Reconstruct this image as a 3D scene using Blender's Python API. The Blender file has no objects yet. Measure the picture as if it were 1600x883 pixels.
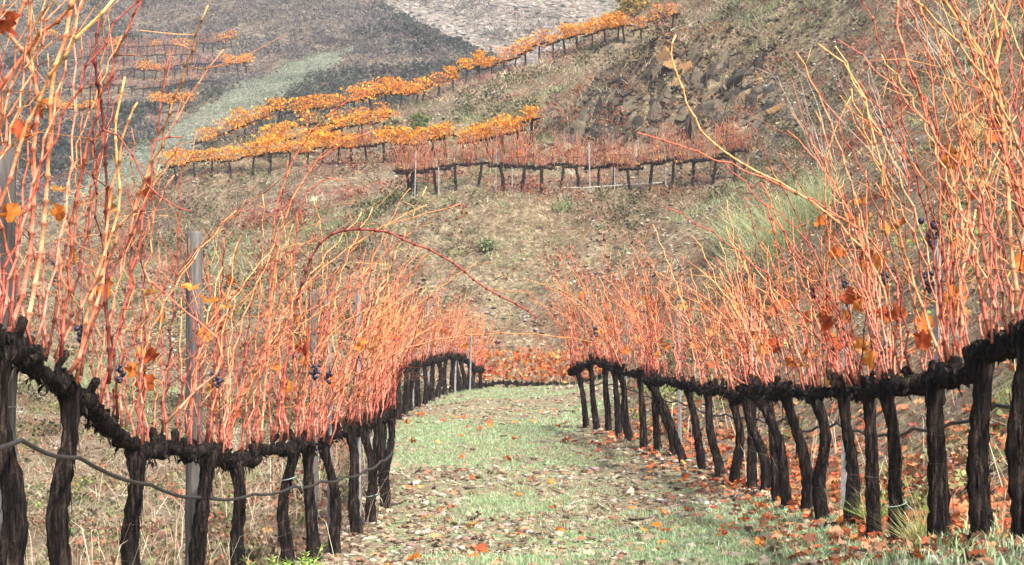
import bpy, bmesh, math, random
import numpy as np
from mathutils import Vector, Matrix
R = math.radians
rng = np.random.default_rng(11)
random.seed(7)
scene = bpy.context.scene
col = scene.collection

# ------------------------------------------------------------------ camera
FPX, HOR = 2800.0, 560.0            # focal length in photo pixels, eye-level row of the photo
cam = bpy.data.cameras.new('camera')
cam.sensor_width = 36.0
cam.lens = 36.0 * FPX / 1600
cam.shift_y = (HOR - 441.5) / 1600
cam.clip_start, cam.clip_end = 0.1, 2000
camo = bpy.data.objects.new('camera', cam)
camo.rotation_euler = (R(90), 0, 0)
col.objects.link(camo)
scene.camera = camo
# ------------------------------------------------------------------ sky, sun, exposure
SUN_EL, SUN_AZ = 48, 150            # azimuth clockwise from +Y (view direction)
w = bpy.data.worlds.new('World'); scene.world = w; w.use_nodes = True
nt = w.node_tree
sky = nt.nodes.new('ShaderNodeTexSky'); sky.sky_type = 'NISHITA'; sky.sun_disc = False
sky.sun_elevation = R(SUN_EL); sky.sun_rotation = R(SUN_AZ)
sky.air_density = 1.0; sky.dust_density = 5.0; sky.ozone_density = 1.0
nt.links.new(sky.outputs[0], nt.nodes['Background'].inputs[0])
nt.nodes['Background'].inputs[1].default_value = 0.105
sun = bpy.data.lights.new('sun', 'SUN'); sun.energy = 3.8; sun.angle = R(6); sun.color = (1.0, 0.955, 0.89)
suno = bpy.data.objects.new('sun', sun)
sd = Vector((math.sin(R(SUN_AZ)) * math.cos(R(SUN_EL)), math.cos(R(SUN_AZ)) * math.cos(R(SUN_EL)), math.sin(R(SUN_EL))))
suno.rotation_euler = sd.to_track_quat('Z', 'Y').to_euler()
suno.location = (0, -5, 20)
col.objects.link(suno)
scene.view_settings.view_transform = 'Standard'
scene.view_settings.look = 'None'
scene.view_settings.exposure = 1.4
scene.view_settings.gamma = 1
scene.cycles.volume_bounces = 0
scene.cycles.max_bounces = 6
scene.cycles.diffuse_bounces = 3

# ------------------------------------------------------------------ helpers
def hash2(ix, iy, s):
    h = (ix.astype(np.int64) * 374761393 + iy.astype(np.int64) * 668265263 + s * 974711) & 0x7fffffff
    h = ((h ^ (h >> 13)) * 1274126177) & 0x7fffffff
    return ((h ^ (h >> 16)) & 0xffff) / 65535.0
def vnoise(x, y, s=0):
    x = np.asarray(x, float); y = np.asarray(y, float)
    ix, iy = np.floor(x), np.floor(y); fx, fy = x - ix, y - iy
    fx = fx * fx * (3 - 2 * fx); fy = fy * fy * (3 - 2 * fy)
    a, b = hash2(ix, iy, s), hash2(ix + 1, iy, s); c, d = hash2(ix, iy + 1, s), hash2(ix + 1, iy + 1, s)
    return a + (b - a) * fx + (c - a) * fy + (a - b - c + d) * fx * fy
def fbm(x, y, s=0, o=4):
    v, a, t = 0, 1, 0
    for k in range(o):
        v = v + a * vnoise(np.asarray(x) * 2 ** k, np.asarray(y) * 2 ** k, s + k * 17); t += a; a *= .5
    return v / t
def mesh_np(name, V, F, C=None, smooth=False):
    V = np.asarray(V, np.float32); F = np.asarray(F, np.int32); k = F.shape[1]
    me = bpy.data.meshes.new(name)
    me.vertices.add(len(V)); me.vertices.foreach_set('co', V.ravel())
    me.loops.add(F.size); me.loops.foreach_set('vertex_index', F.ravel())
    me.polygons.add(len(F)); me.polygons.foreach_set('loop_start', np.arange(len(F), dtype=np.int32) * k)
    if smooth: me.polygons.foreach_set('use_smooth', np.ones(len(F), bool))
    me.update(calc_edges=True)
    if C is not None:
        a = me.attributes.new('Col', 'FLOAT_COLOR', 'POINT')
        cc = np.ones((len(V), 4), np.float32); cc[:, :3] = C
        a.data.foreach_set('color', cc.ravel())
    return me
def link(name, me, mat=None, parent=None, loc=(0, 0, 0), rot=(0, 0, 0), scale=(1, 1, 1), label=None, cat=None, group=None, kind=None):
    o = bpy.data.objects.new(name, me)
    if mat is not None and me is not None and len(me.materials) == 0: me.materials.append(mat)
    o.location = loc; o.rotation_euler = rot; o.scale = scale
    if parent is not None: o.parent = parent
    if label: o['label'] = label
    if cat: o['category'] = cat
    if group: o['group'] = group
    if kind: o['kind'] = kind
    col.objects.link(o)
    return o
def empty(name, loc, label, cat, group=None):
    o = link(name, None, loc=loc, label=label, cat=cat, group=group)
    o.empty_display_size = .1
    return o
class MB:
    """collects tubes / polygons into one mesh"""
    def __init__(s): s.v = []; s.f = []; s.c = []
    def add(s, V, F, c=(1, 1, 1)):
        n = len(s.v); s.v += [tuple(p) for p in V]; s.f += [tuple(i + n for i in q) for q in F]
        if np.ndim(c) == 1: s.c += [tuple(c)] * len(V)
        else: s.c += [tuple(q) for q in c]
    def tube(s, P, r, sides=6, c=(1, 1, 1), rough=0.0, rg=None, cap=True, groove=None):
        P = [Vector(p) for p in P]; n = len(P); V = []; F = []; CC = []
        T0 = (P[1] - P[0]).normalized()
        u = T0.orthogonal().normalized()
        for i in range(n):
            T = (P[min(i + 1, n - 1)] - P[max(i - 1, 0)]).normalized()
            u = (u - T * u.dot(T)).normalized(); v = T.cross(u)
            for k in range(sides):
                a = 2 * math.pi * k / sides
                rr = r[i] * (1 + (rg.uniform(-rough, rough) if rg is not None else 0) + (groove[k] if groove is not None else 0))
                V.append(P[i] + u * (rr * math.cos(a)) + v * (rr * math.sin(a)))
                CC.append(c[i] if np.ndim(c) == 2 else c)
        for i in range(n - 1):
            for k in range(sides):
                k2 = (k + 1) % sides
                F.append((i * sides + k, i * sides + k2, (i + 1) * sides + k2, (i + 1) * sides + k))
        if cap:
            F.append(tuple(range(sides))[::-1]); F.append(tuple((n - 1) * sides + k for k in range(sides)))
        s.add(V, F, CC)
    def mesh(s, name, smooth=True, colors=True):
        me = bpy.data.meshes.new(name); me.from_pydata(s.v, [], s.f)
        if smooth: me.polygons.foreach_set('use_smooth', [True] * len(me.polygons))
        if colors:
            a = me.attributes.new('Col', 'FLOAT_COLOR', 'POINT')
            cc = np.ones((len(s.v), 4), np.float32); cc[:, :3] = np.array(s.c)
            a.data.foreach_set('color', cc.ravel())
        me.update(); return me
def scatter(temps, pos, rz, sc, colr, tilt=None):
    """replicate templates (V,F[,shade]) over positions -> one big triangle soup"""
    VV, FF, CC = [], [], []; off = 0
    which = rng.integers(0, len(temps), len(pos))
    for t, tp in enumerate(temps):
        idx = np.nonzero(which == t)[0]
        if len(idx) == 0: continue
        V, F = np.asarray(tp[0]), np.asarray(tp[1]); sh = tp[2] if len(tp) > 2 else np.ones(len(V))
        c, s_ = np.cos(rz[idx])[:, None], np.sin(rz[idx])[:, None]
        S = sc[idx]; S = S[:, None] if S.ndim == 1 else S
        if S.shape[1] == 1: S = np.repeat(S, 3, 1)
        x = V[None, :, 0] * S[:, :1]; y = V[None, :, 1] * S[:, 1:2]; z = V[None, :, 2] * S[:, 2:3]
        if tilt is not None:
            ct, st = np.cos(tilt[idx])[:, None], np.sin(tilt[idx])[:, None]
            y, z = y * ct - z * st, y * st + z * ct
        X = x * c - y * s_; Y = x * s_ + y * c
        P = np.stack([X, Y, z], 2) + pos[idx][:, None, :]
        n = len(V)
        VV.append(P.reshape(-1, 3)); FF.append((F[None] + (np.arange(len(idx)) * n)[:, None, None]).reshape(-1, F.shape[1]) + off)
        CC.append((colr[idx][:, None, :] * np.asarray(sh)[None, :, None]).reshape(-1, 3)); off += len(idx) * n
    return np.concatenate(VV), np.concatenate(FF), np.concatenate(CC)
def pick(pal, n, jit=.15):
    pal = np.array(pal); c = pal[rng.integers(0, len(pal), n)]
    return np.clip(c * (1 + rng.normal(0, jit, (n, 1))) * (1 + rng.normal(0, jit * .3, (n, 3))), .004, .95)

# ------------------------------------------------------------------ materials
def nodes_of(name):
    m = bpy.data.materials.new(name); m.use_nodes = True
    return m, m.node_tree.nodes, m.node_tree.links, m.node_tree.nodes['Principled BSDF']
def nmix(N, L, fac, a, b, mode='MIX'):
    n = N.new('ShaderNodeMix'); n.data_type = 'RGBA'; n.blend_type = mode
    for sock, v in ((n.inputs[0], fac), (n.inputs[6], a), (n.inputs[7], b)):
        if hasattr(v, 'is_output'): L.new(v, sock)
        else: sock.default_value = v if not isinstance(v, tuple) else (*v, 1)[:4]
    return n.outputs[2]
def nnoise(N, L, scale, detail=6, rough=.6, vec=None, stretch=None):
    n = N.new('ShaderNodeTexNoise'); n.inputs['Scale'].default_value = scale; n.inputs['Detail'].default_value = detail; n.inputs['Roughness'].default_value = rough
    if vec is None:
        tc = N.new('ShaderNodeTexCoord'); vec = tc.outputs['Object']
    if stretch:
        mp = N.new('ShaderNodeMapping'); mp.inputs['Scale'].default_value = stretch; L.new(vec, mp.inputs[0]); vec = mp.outputs[0]
    L.new(vec, n.inputs['Vector']); return n.outputs['Fac']
def nramp(N, L, fac, stops):
    r = N.new('ShaderNodeValToRGB'); e = r.color_ramp.elements
    while len(e) < len(stops): e.new(.5)
    for q, (p, c) in zip(e, stops): q.position = p; q.color = (*c, 1) if len(c) == 3 else c
    L.new(fac, r.inputs[0]); return r.outputs[0]
def nbump(N, L, bsdf, h, strength=.6, dist=.05):
    b = N.new('ShaderNodeBump'); b.inputs['Strength'].default_value = strength; b.inputs['Distance'].default_value = dist
    L.new(h, b.inputs['Height']); L.new(b.outputs[0], bsdf.inputs['Normal'])
BW = lambda lo, hi: [(lo, (0, 0, 0)), (hi, (1, 1, 1))]
def mat_ground(name, pal, big=.25, mid=2.2, fine=14, bump=.8, dist=.08):
    m, N, L, b = nodes_of(name)
    n1 = nnoise(N, L, big, 5, .6); n2 = nnoise(N, L, mid, 8, .7); n3 = nnoise(N, L, fine, 6, .7)
    c = nramp(N, L, n2, [(.3, pal[0]), (.44, pal[1]), (.54, pal[2]), (.68, pal[3])])
    c2 = nramp(N, L, n3, [(.32, pal[3]), (.46, pal[4]), (.56, pal[1]), (.7, pal[5])])
    c = nmix(N, L, nramp(N, L, n1, BW(.38, .62)), c, c2)
    n4 = nnoise(N, L, fine * 3.1, 4, .7)
    c = nmix(N, L, .8, c, nramp(N, L, n3, [(.34, (.3, .28, .26)), (.5, (.9, .88, .85)), (.64, (1.6, 1.55, 1.45))]), 'MULTIPLY')
    c = nmix(N, L, .7, c, nramp(N, L, n4, [(.36, (.4, .38, .36)), (.64, (1.5, 1.48, 1.42))]), 'MULTIPLY')
    L.new(c, b.inputs['Base Color']); b.inputs['Roughness'].default_value = .95; b.inputs['Specular IOR Level'].default_value = .15
    add = N.new('ShaderNodeMath'); add.operation = 'ADD'; L.new(n2, add.inputs[0]); L.new(n3, add.inputs[1])
    nbump(N, L, b, add.outputs[0], bump, dist)
    return m
def mat_col(name, rough=.8, transl=0.0, noise=None, bump=0, rand=.0, spec=.3):
    """colour from the mesh's Col attribute, optional fine noise, optional per-object variation"""
    m, N, L, b = nodes_of(name)
    a = N.new('ShaderNodeAttribute'); a.attribute_name = 'Col'; c = a.outputs['Color']
    if noise:
        nf = nnoise(N, L, noise, 5, .65)
        c = nmix(N, L, .75, c, nramp(N, L, nf, [(.3, (.45, .42, .4)), (.7, (1.45, 1.45, 1.4))]), 'MULTIPLY')
        if bump: nbump(N, L, b, nf, bump, .01)
    if rand:
        oi = N.new('ShaderNodeObjectInfo')
        c = nmix(N, L, rand, c, nramp(N, L, oi.outputs['Random'], [(0, (.28, .18, .18)), (.16, (.55, .36, .36)), (.34, (.95, .72, .72)), (.6, (1.03, .95, .98)), (.82, (1.08, 1.1, 1.08)), (1, (1.12, 1.4, 1.5))]), 'MULTIPLY')
    L.new(c, b.inputs['Base Color']); b.inputs['Roughness'].default_value = rough; b.inputs['Specular IOR Level'].default_value = spec
    if transl:
        t = N.new('ShaderNodeBsdfTranslucent'); L.new(c, t.inputs[0])
        mx = N.new('ShaderNodeMixShader'); mx.inputs[0].default_value = transl
        L.new(b.outputs[0], mx.inputs[1]); L.new(t.outputs[0], mx.inputs[2])
        L.new(mx.outputs[0], N['Material Output'].inputs[0])
    return m
def mat_bark():
    m, N, L, b = nodes_of('vine_bark')
    g = nnoise(N, L, 62, 7, .72, stretch=(1, 1, .10)); g2 = nnoise(N, L, 130, 4, .7, stretch=(1, 1, .3)); p = nnoise(N, L, 7, 6, .7)
    c = nramp(N, L, g, [(.36, (.004, .003, .003)), (.48, (.014, .011, .010)), (.56, (.045, .033, .028)), (.68, (.14, .108, .092))])
    c = nmix(N, L, .6, c, nramp(N, L, p, [(.35, (.35, .33, .33)), (.65, (1.4, 1.3, 1.25))]), 'MULTIPLY')
    c = nmix(N, L, nramp(N, L, p, [(.61, (0, 0, 0)), (.67, (.85, .85, .85))]), c, nramp(N, L, g2, [(.38, (.012, .016, .005)), (.62, (.12, .14, .025))]))
    L.new(c, b.inputs['Base Color']); b.inputs['Roughness'].default_value = .95; b.inputs['Specular IOR Level'].default_value = .12
    ad = N.new('ShaderNodeMath'); ad.operation = 'ADD'; L.new(g, ad.inputs[0]); L.new(g2, ad.inputs[1])
    nbump(N, L, b, ad.outputs[0], 1.0, .035); return m
def mat_simple(name, c1, c2, scale, rough=.7, metal=0, bump=.3, stretch=None):
    m, N, L, b = nodes_of(name)
    n = nnoise(N, L, scale, 6, .65, stretch=stretch)
    L.new(nramp(N, L, n, [(.3, c1), (.7, c2)]), b.inputs['Base Color'])
    b.inputs['Roughness'].default_value = rough; b.inputs['Metallic'].default_value = metal
    nbump(N, L, b, n, bump, .01); return m
M = {}
M['hill'] = mat_ground('hill_earth', [(.045, .037, .026), (.125, .10, .068), (.225, .185, .128), (.11, .115, .052), (.175, .10, .066), (.28, .24, .18)], .3, 1.6, 7)
M['path'] = mat_ground('path_earth', [(.10, .08, .058), (.21, .175, .125), (.20, .26, .13), (.23, .32, .17), (.21, .15, .105), (.28, .25, .19)], .5, 3, 22, .8, .03)
M['far'] = mat_ground('far_hill_earth', [(.045, .045, .038), (.105, .092, .07), (.16, .14, .105), (.09, .095, .055), (.13, .08, .06), (.18, .16, .125)], .06, .35, 1.6, .9, .3)
M['track'] = mat_ground('track_earth', [(.12, .135, .105), (.15, .155, .125), (.14, .165, .115), (.16, .19, .135), (.14, .14, .12), (.19, .19, .165)], .12, .8, 4, .5, .1)
M['rubble'] = mat_ground('rubble_earth', [(.10, .09, .078), (.16, .14, .12), (.21, .185, .16), (.13, .125, .09), (.16, .125, .10), (.26, .23, .205)], .05, .3, 1.0, .9, .4)
M['bark'] = mat_bark()
M['cane'] = mat_col('cane_bark', .6, 0, 70, .3, .9, .3)
M['leaf'] = mat_col('vine_leaf', .75, .42, 2.5, 0, .25, .2)
M['foliage'] = mat_col('far_leaves', .75, .45)
M['grass'] = mat_col('grass_blades', .85, .25)
M['stone'] = mat_col('stone', .9, 0, 18, .5)
M['rock'] = mat_col('rock', .92, 0, 3.2, .8)
M['grape'] = mat_simple('grape_skin', (.008, .007, .016), (.035, .03, .06), 40, .4, 0, .3)
M['wood'] = mat_simple('weathered_wood', (.028, .026, .025), (.16, .145, .135), 48, .95, 0, 1.0, (1, 1, .06))
M['steel'] = mat_simple('galvanised_steel', (.14, .14, .145), (.34, .34, .35), 30, .6, .3, .2)
M['hose'] = mat_simple('hose_plastic', (.012, .012, .013), (.04, .037, .034), 30, .6, 0, .2)
M['pale'] = mat_simple('pale_pipe', (.35, .33, .28), (.5, .48, .42), 10, .7)
M['tie'] = mat_simple('tie_plastic', (.22, .34, .30), (.32, .44, .38), 10, .6)

# ------------------------------------------------------------------ terrain (thin plate splines through surveyed points)
class TPS:
    def __init__(s, pts, lam=1e-3, sc=30.):
        P = np.array(pts, float); s.sc = sc; s.p = P[:, :2] / sc; n = len(P)
        K = s.k(s.p, s.p) + lam * np.eye(n)
        A = np.zeros((n + 3, n + 3)); A[:n, :n] = K; A[:n, n] = 1; A[:n, n + 1:] = s.p; A[n:, :n] = A[:n, n:].T
        s.w = np.linalg.solve(A, np.concatenate([P[:, 2], np.zeros(3)]))
    def k(s, a, b):
        r2 = ((a[:, None, :] - b[None, :, :]) ** 2).sum(2); return .5 * r2 * np.log(r2 + 1e-12)
    def __call__(s, x, y):
        x = np.asarray(x, float); sh = x.shape; q = np.stack([x.ravel(), np.asarray(y, float).ravel()], 1) / s.sc
        out = np.empty(len(q)); n = len(s.p)
        for i in range(0, len(q), 20000):
            qq = q[i:i + 20000]; out[i:i + 20000] = s.k(qq, s.p) @ s.w[:n] + s.w[n] + qq @ s.w[n + 1:]
        return out.reshape(sh)
def pp(px, py, d): return ((px - 800) / FPX * d, d, (HOR - py) / FPX * d)
LEFT = [(-1.60, 4.85), (-1.61, 5.7), (-1.62, 6.5), (-1.56, 7.5), (-1.51, 8.5), (-1.42, 9.5), (-1.31, 10.35), (-1.23, 11.1), (-1.15, 11.8), (-1.07, 12.55), (-1.02, 13.25), (-.98, 13.95),
        (-1.04, 14.9), (-1.14, 15.8), (-1.22, 16.8), (-1.32, 18), (-1.42, 19.3), (-1.5, 20.6), (-1.57, 22), (-1.6, 23.5), (-1.59, 25)]
LEFT2 = [(-1.55 + .85 * ((y - 26) / 10) ** 1.25, y) for y in np.arange(26, 36.6, .87)]
_ry = [5.5, 6.3, 6.85, 7.55, 8.25, 8.9, 9.55, 10.2, 10.85, 11.5, 12.15, 12.8, 13.45, 14.1, 14.75, 15.4, 16.05, 16.7, 17.35, 18.0, 18.65, 19.3, 19.95, 20.6, 21.3]
RIGHT = [(float(np.interp(y, [5.5, 6.3, 13.75, 14.6, 15.5, 17.15, 18.8, 20.6, 21.3], [1.78, 1.8, 1.8, 1.73, 1.63, 1.44, 1.22, .98, .89])), y) for y in _ry]
base_l = np.array([(3, -.6), (4.85, -.62), (5.7, -.68), (6.5, -.82), (7.5, -1.02), (8.5, -1.14), (9.5, -1.2), (10.4, -1.25), (11.8, -1.3), (12.6, -1.23), (13.9, -1.17), (18, -1.05), (22, -.92), (26, -.82), (30, -.68), (33, -.62), (36, -.93)])
base_r = np.array([(3, -.62), (6.4, -.66), (6.8, -.70), (7.5, -.79), (8.4, -.88), (10, -.93), (11, -.93), (13, -.98), (15, -.96), (17, -.91), (19, -.86), (21.3, -.82)])
pts = []
for X, Y in LEFT + LEFT2: pts.append((X, Y, np.interp(Y, base_l[:, 0], base_l[:, 1])))
for X, Y in RIGHT: pts.append((X, Y, np.interp(Y, base_r[:, 0], base_r[:, 1])))
for Y, X, Z in ((3, 0, -.85), (6, .1, -.98), (9, .2, -1.1), (12, .3, -1.13), (16, .1, -1.04), (20, -.2, -.93), (24, -.3, -.84), (28, 0, -.70), (31, .3, -.58), (33, .4, -.52), (33, 1.4, -.5), (36, .4, -1.05), (38.5, .4, -1.15), (38.5, 1.6, -1.1), (38, -1.2, -1.1),
                (3, 2.3, -.45), (6, 2.5, -.5), (9, 2.6, -.6), (12, 2.6, -.62), (15, 2.5, -.6), (18, 2.2, -.5), (22, 1.7, -.55), (26, 1.7, -.5),
                (4, 3.6, .45), (8, 3.8, .5), (12, 4.0, .6), (16, 3.9, .6), (20, 3.6, .6), (25, 3.2, .4), (30, 3, .15), (35, 3, .2),
                (6, 6, 2.6), (12, 6.3, 2.8), (20, 6.4, 2.9), (28, 6, 2.8), (4, -2.6, -.75), (7, -2.6, -1.15), (10, -2.6, -1.35), (14, -2.4, -1.35), (20, -3, -1.2), (26, -3, -.95), (33, -3, -.9), (6, -5, -1.2), (12, -5, -1.55), (20, -6, -1.2), (30, -7, -.8), (12, -10, -1.5), (28, -14, -.6), (38, -4, -.7)):
    pts.append((X, Y, Z))
for q in ((850, 592, 41), (850, 450, 45), (850, 335, 48.2), (700, 570, 41), (700, 450, 45.5), (700, 345, 48.5), (600, 550, 41.5), (600, 450, 46), (600, 340, 50.5), (950, 450, 42), (1000, 330, 47.2), (1130, 310, 47),
          (650, 306, 50), (780, 300, 50), (920, 298, 50), (1030, 292, 49.5), (1140, 279, 48.6), (650, 300, 51.2), (780, 294, 51.2), (920, 291, 51.2), (1030, 284, 50.7),
          (150, 560, 45), (300, 450, 50), (450, 400, 52), (450, 310, 60), (0, 560, 42), (60, 437, 75), (200, 435, 73), (-200, 470, 75), (-300, 560, 50), (120, 330, 86), (0, 345, 86), (-200, 370, 86), (100, 395, 80), (0, 400, 80),
          (500, 259, 66), (600, 255, 64.5), (700, 247, 62.5), (830, 224, 60), (275, 287, 74), (380, 274, 73), (480, 263, 71), (330, 252, 84), (420, 226, 84), (560, 190, 83), (650, 168, 82), (250, 285, 84), (200, 305, 85),
          (690, 150, 86), (745, 126, 84), (880, 86, 79), (965, 66, 76), (1050, 48, 74), (920, 200, 57.5), (1000, 205, 56), (1000, 100, 61), (750, 190, 68), (850, 130, 72), (1150, 60, 64), (1130, 200, 54), (1300, 60, 54), (1250, 200, 47), (1230, 330, 36), (1400, 100, 46), (1400, 250, 32), (1500, 100, 40), (1590, 50, 36), (1590, 250, 22),
          (1000, -30, 84), (1150, -80, 76), (1300, -120, 66), (1500, -200, 55), (1700, -250, 50), (1800, 0, 30), (1900, -300, 45), (1100, -150, 95), (1300, -250, 90)):
    pts.append(pp(*q))
for px, py, d in ((690, 150, 86), (745, 126, 84), (880, 84, 79), (960, 50, 80), (650, 168, 84), (560, 190, 87), (420, 226, 88), (330, 252, 88), (200, 305, 90), (0, 345, 90), (-200, 370, 90)):
    X, Y, Z = pp(px, py, d); pts.append((X, Y + 4.5, Z - .35)); pts.append((X * 1.02, Y + 14, Z - 5.5)); pts.append((X * 1.04, Y + 32, Z - 13))
T1 = TPS(pts, 2e-5)
fp = [pp(*q) for q in ((250, 245, 118), (330, 195, 125), (400, 152, 133), (470, 110, 145), (535, 76, 156), (0, 300, 112), (-200, 330, 112), (0, 150, 140), (150, 120, 145), (300, 100, 150), (0, 0, 182), (200, 0, 182), (400, 0, 182), (560, 2, 180), (0, -120, 215), (300, -120, 215), (500, -60, 205), (480, 200, 122), (600, 130, 134), (700, 120, 142), (640, 55, 158), (720, 98, 148), (-200, 0, 182), (-300, -120, 215), (820, 130, 150))]
for px, py, d in ((560, 2, 180), (640, 52, 160), (720, 96, 150), (800, 130, 146)):
    X, Y, Z = pp(px, py, d); fp.append((X + 6, Y + 10, Z - 1.5)); fp.append((X + 16, Y + 30, Z - 9))
T2 = TPS(fp, 1e-4)
def rowx(tab, y):
    t = np.array(tab); return np.interp(y, t[:, 1], t[:, 0])
RALL = RIGHT + [(1.3, 24), (1.9, 28), (2.2, 33), (2.3, 36)]
LALL = LEFT + LEFT2
def ground(x, y):
    z = T1(x, y)
    x = np.asarray(x, float); y = np.asarray(y, float)
    inpath = np.clip((x - rowx(LALL, y) - .1) / .4, 0, 1) * np.clip((rowx(RALL, y) - x - .1) / .4, 0, 1) * (y < 36)
    bank = np.clip((x - rowx(RALL, y)) / 2, 0, 1)
    far = np.clip((y - 36) / 10, 0, 1)
    amp = .035 + .10 * (1 - inpath) * (.3 + .7 * np.maximum(bank, far)) + .25 * far
    oc = np.exp(-((x - 5.0) / 3.4) ** 2 - ((y - 57.5) / 3.2) ** 2)
    z = z + oc * (2.9 * np.abs(fbm(x * .6 + y * .25, y * .8, 5, 4) - .5) * 2 + .5 * (fbm(x * 2.2, y * 2.2, 6, 3) - .5) - .3) + far * .55 * (fbm(x * .33, y * .33, 8, 3) - .5)
    return z + amp * (fbm(x * .9, y * .9, 3, 5) - .5) * 1.6 + (.25 + far) * .10 * (fbm(x * 4, y * 4, 9, 3) - .5)
def farz(x, y): return T2(x, y) + 1.6 * (fbm(x * .09, y * .09, 21, 5) - .5) + .5 * (fbm(x * .5, y * .5, 25, 3) - .5)
def rubz(x, y): return 36 + (y - 228) * .50 + (x - 5) * .05 + 2.2 * (fbm(x * .06, y * .06, 31, 5) - .5)
def hit(px, py, f=None, d0=3., d1=112., n=2200):
    f = f or ground
    d = np.geomspace(d0, d1, n); z = (HOR - py) / FPX * d; x = (px - 800) / FPX * d
    g = f(x, d); k = np.nonzero(g >= z)[0]
    if len(k) == 0: return None
    i = k[0]; return Vector((x[i], d[i], float(g[i])))
def fan(f, u0, u1, nu, y0, y1, ny, back):
    ys = np.geomspace(y0, y1, ny); us = np.linspace(u0, u1, nu)
    U, Y = np.meshgrid(us, ys); X = U * (Y + back); return X, Y, f(X, Y)
def grid_faces(nu, ny):
    i = np.arange((ny - 1) * nu).reshape(ny - 1, nu)[:, :-1].ravel()
    return np.stack([i, i + 1, i + nu + 1, i + nu], 1)
def split_mesh(V, F, mask):
    out = []
    for mk in (mask, ~mask):
        f = F[mk]; u, inv = np.unique(f, return_inverse=True); out.append((V[u], inv.reshape(f.shape)))
    return out
nu, ny = 360, 430
X, Y, Z = fan(ground, -.40, .44, nu, 1.5, 122, ny, 6)
V = np.stack([X.ravel(), Y.ravel(), Z.ravel()], 1); F = grid_faces(nu, ny)
cx, cy = V[F, 0].mean(1), V[F, 1].mean(1)
wob = .22 * (fbm(cx * 2, cy * 2, 44, 3) - .5)
pm = (cx > rowx(LALL, cy) + .1 + wob) & (cx < rowx(RALL, cy) - .12 + wob) & (cy < 35)
(pv, pf), (hv, hf) = split_mesh(V, F, pm)
link('path', mesh_np('path', pv, pf, smooth=True), M['path'], kind='structure', label='grassy stony path running between the two vine rows')
link('hillside', mesh_np('hillside', hv, hf, smooth=True), M['hill'], kind='structure', label='dry grassy hillside rising behind and beside the vine rows')
nu, ny = 300, 200
X, Y, Z = fan(farz, -.42, .12, nu, 98, 235, ny, 0)
V = np.stack([X.ravel(), Y.ravel(), Z.ravel()], 1); F = grid_faces(nu, ny)
cx, cy = V[F, 0].mean(1), V[F, 1].mean(1)
TRK = [((hit(a, b, farz, 98, 235)), w_) for a, b, w_ in ((225, 262, 2.6), (260, 240, 2.5), (330, 196, 2.3), (395, 155, 2.2), (440, 125, 2.4), (480, 100, 2.2), (530, 80, 1.3))]
ty = [p.y for p, _ in TRK]; tx = [p.x for p, _ in TRK]; tw = [q for _, q in TRK]
def track_mask(x, y, grow=0.):
    return (np.abs(x - np.interp(y, ty, tx) + 1.4 * (fbm(x * .5, y * .5, 51, 3) - .5)) < np.interp(y, ty, tw) * 1.25 + grow) & (y < ty[-1]) & (y > 100)
tm = track_mask(cx, cy)
(tv, tf), (fv, ff) = split_mesh(V, F, tm)
link('track', mesh_np('track', tv, tf, smooth=True), M['track'], kind='structure', label='pale green farm track climbing the far hillside')
link('far_hillside', mesh_np('far_hillside', fv, ff, smooth=True), M['far'], kind='structure', label='blue grey far hillside across the valley')
nu, ny = 160, 90
X, Y, Z = fan(rubz, -.20, .22, nu, 205, 330, ny, 0)
V = np.stack([X.ravel(), Y.ravel(), Z.ravel()], 1)
link('scree_slope', mesh_np('scree_slope', V, grid_faces(nu, ny), smooth=True), M['rubble'], kind='structure', label='pale rubble covered slope in the far distance')
bpy.context.view_layer.update()
print('terrain done')

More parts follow.
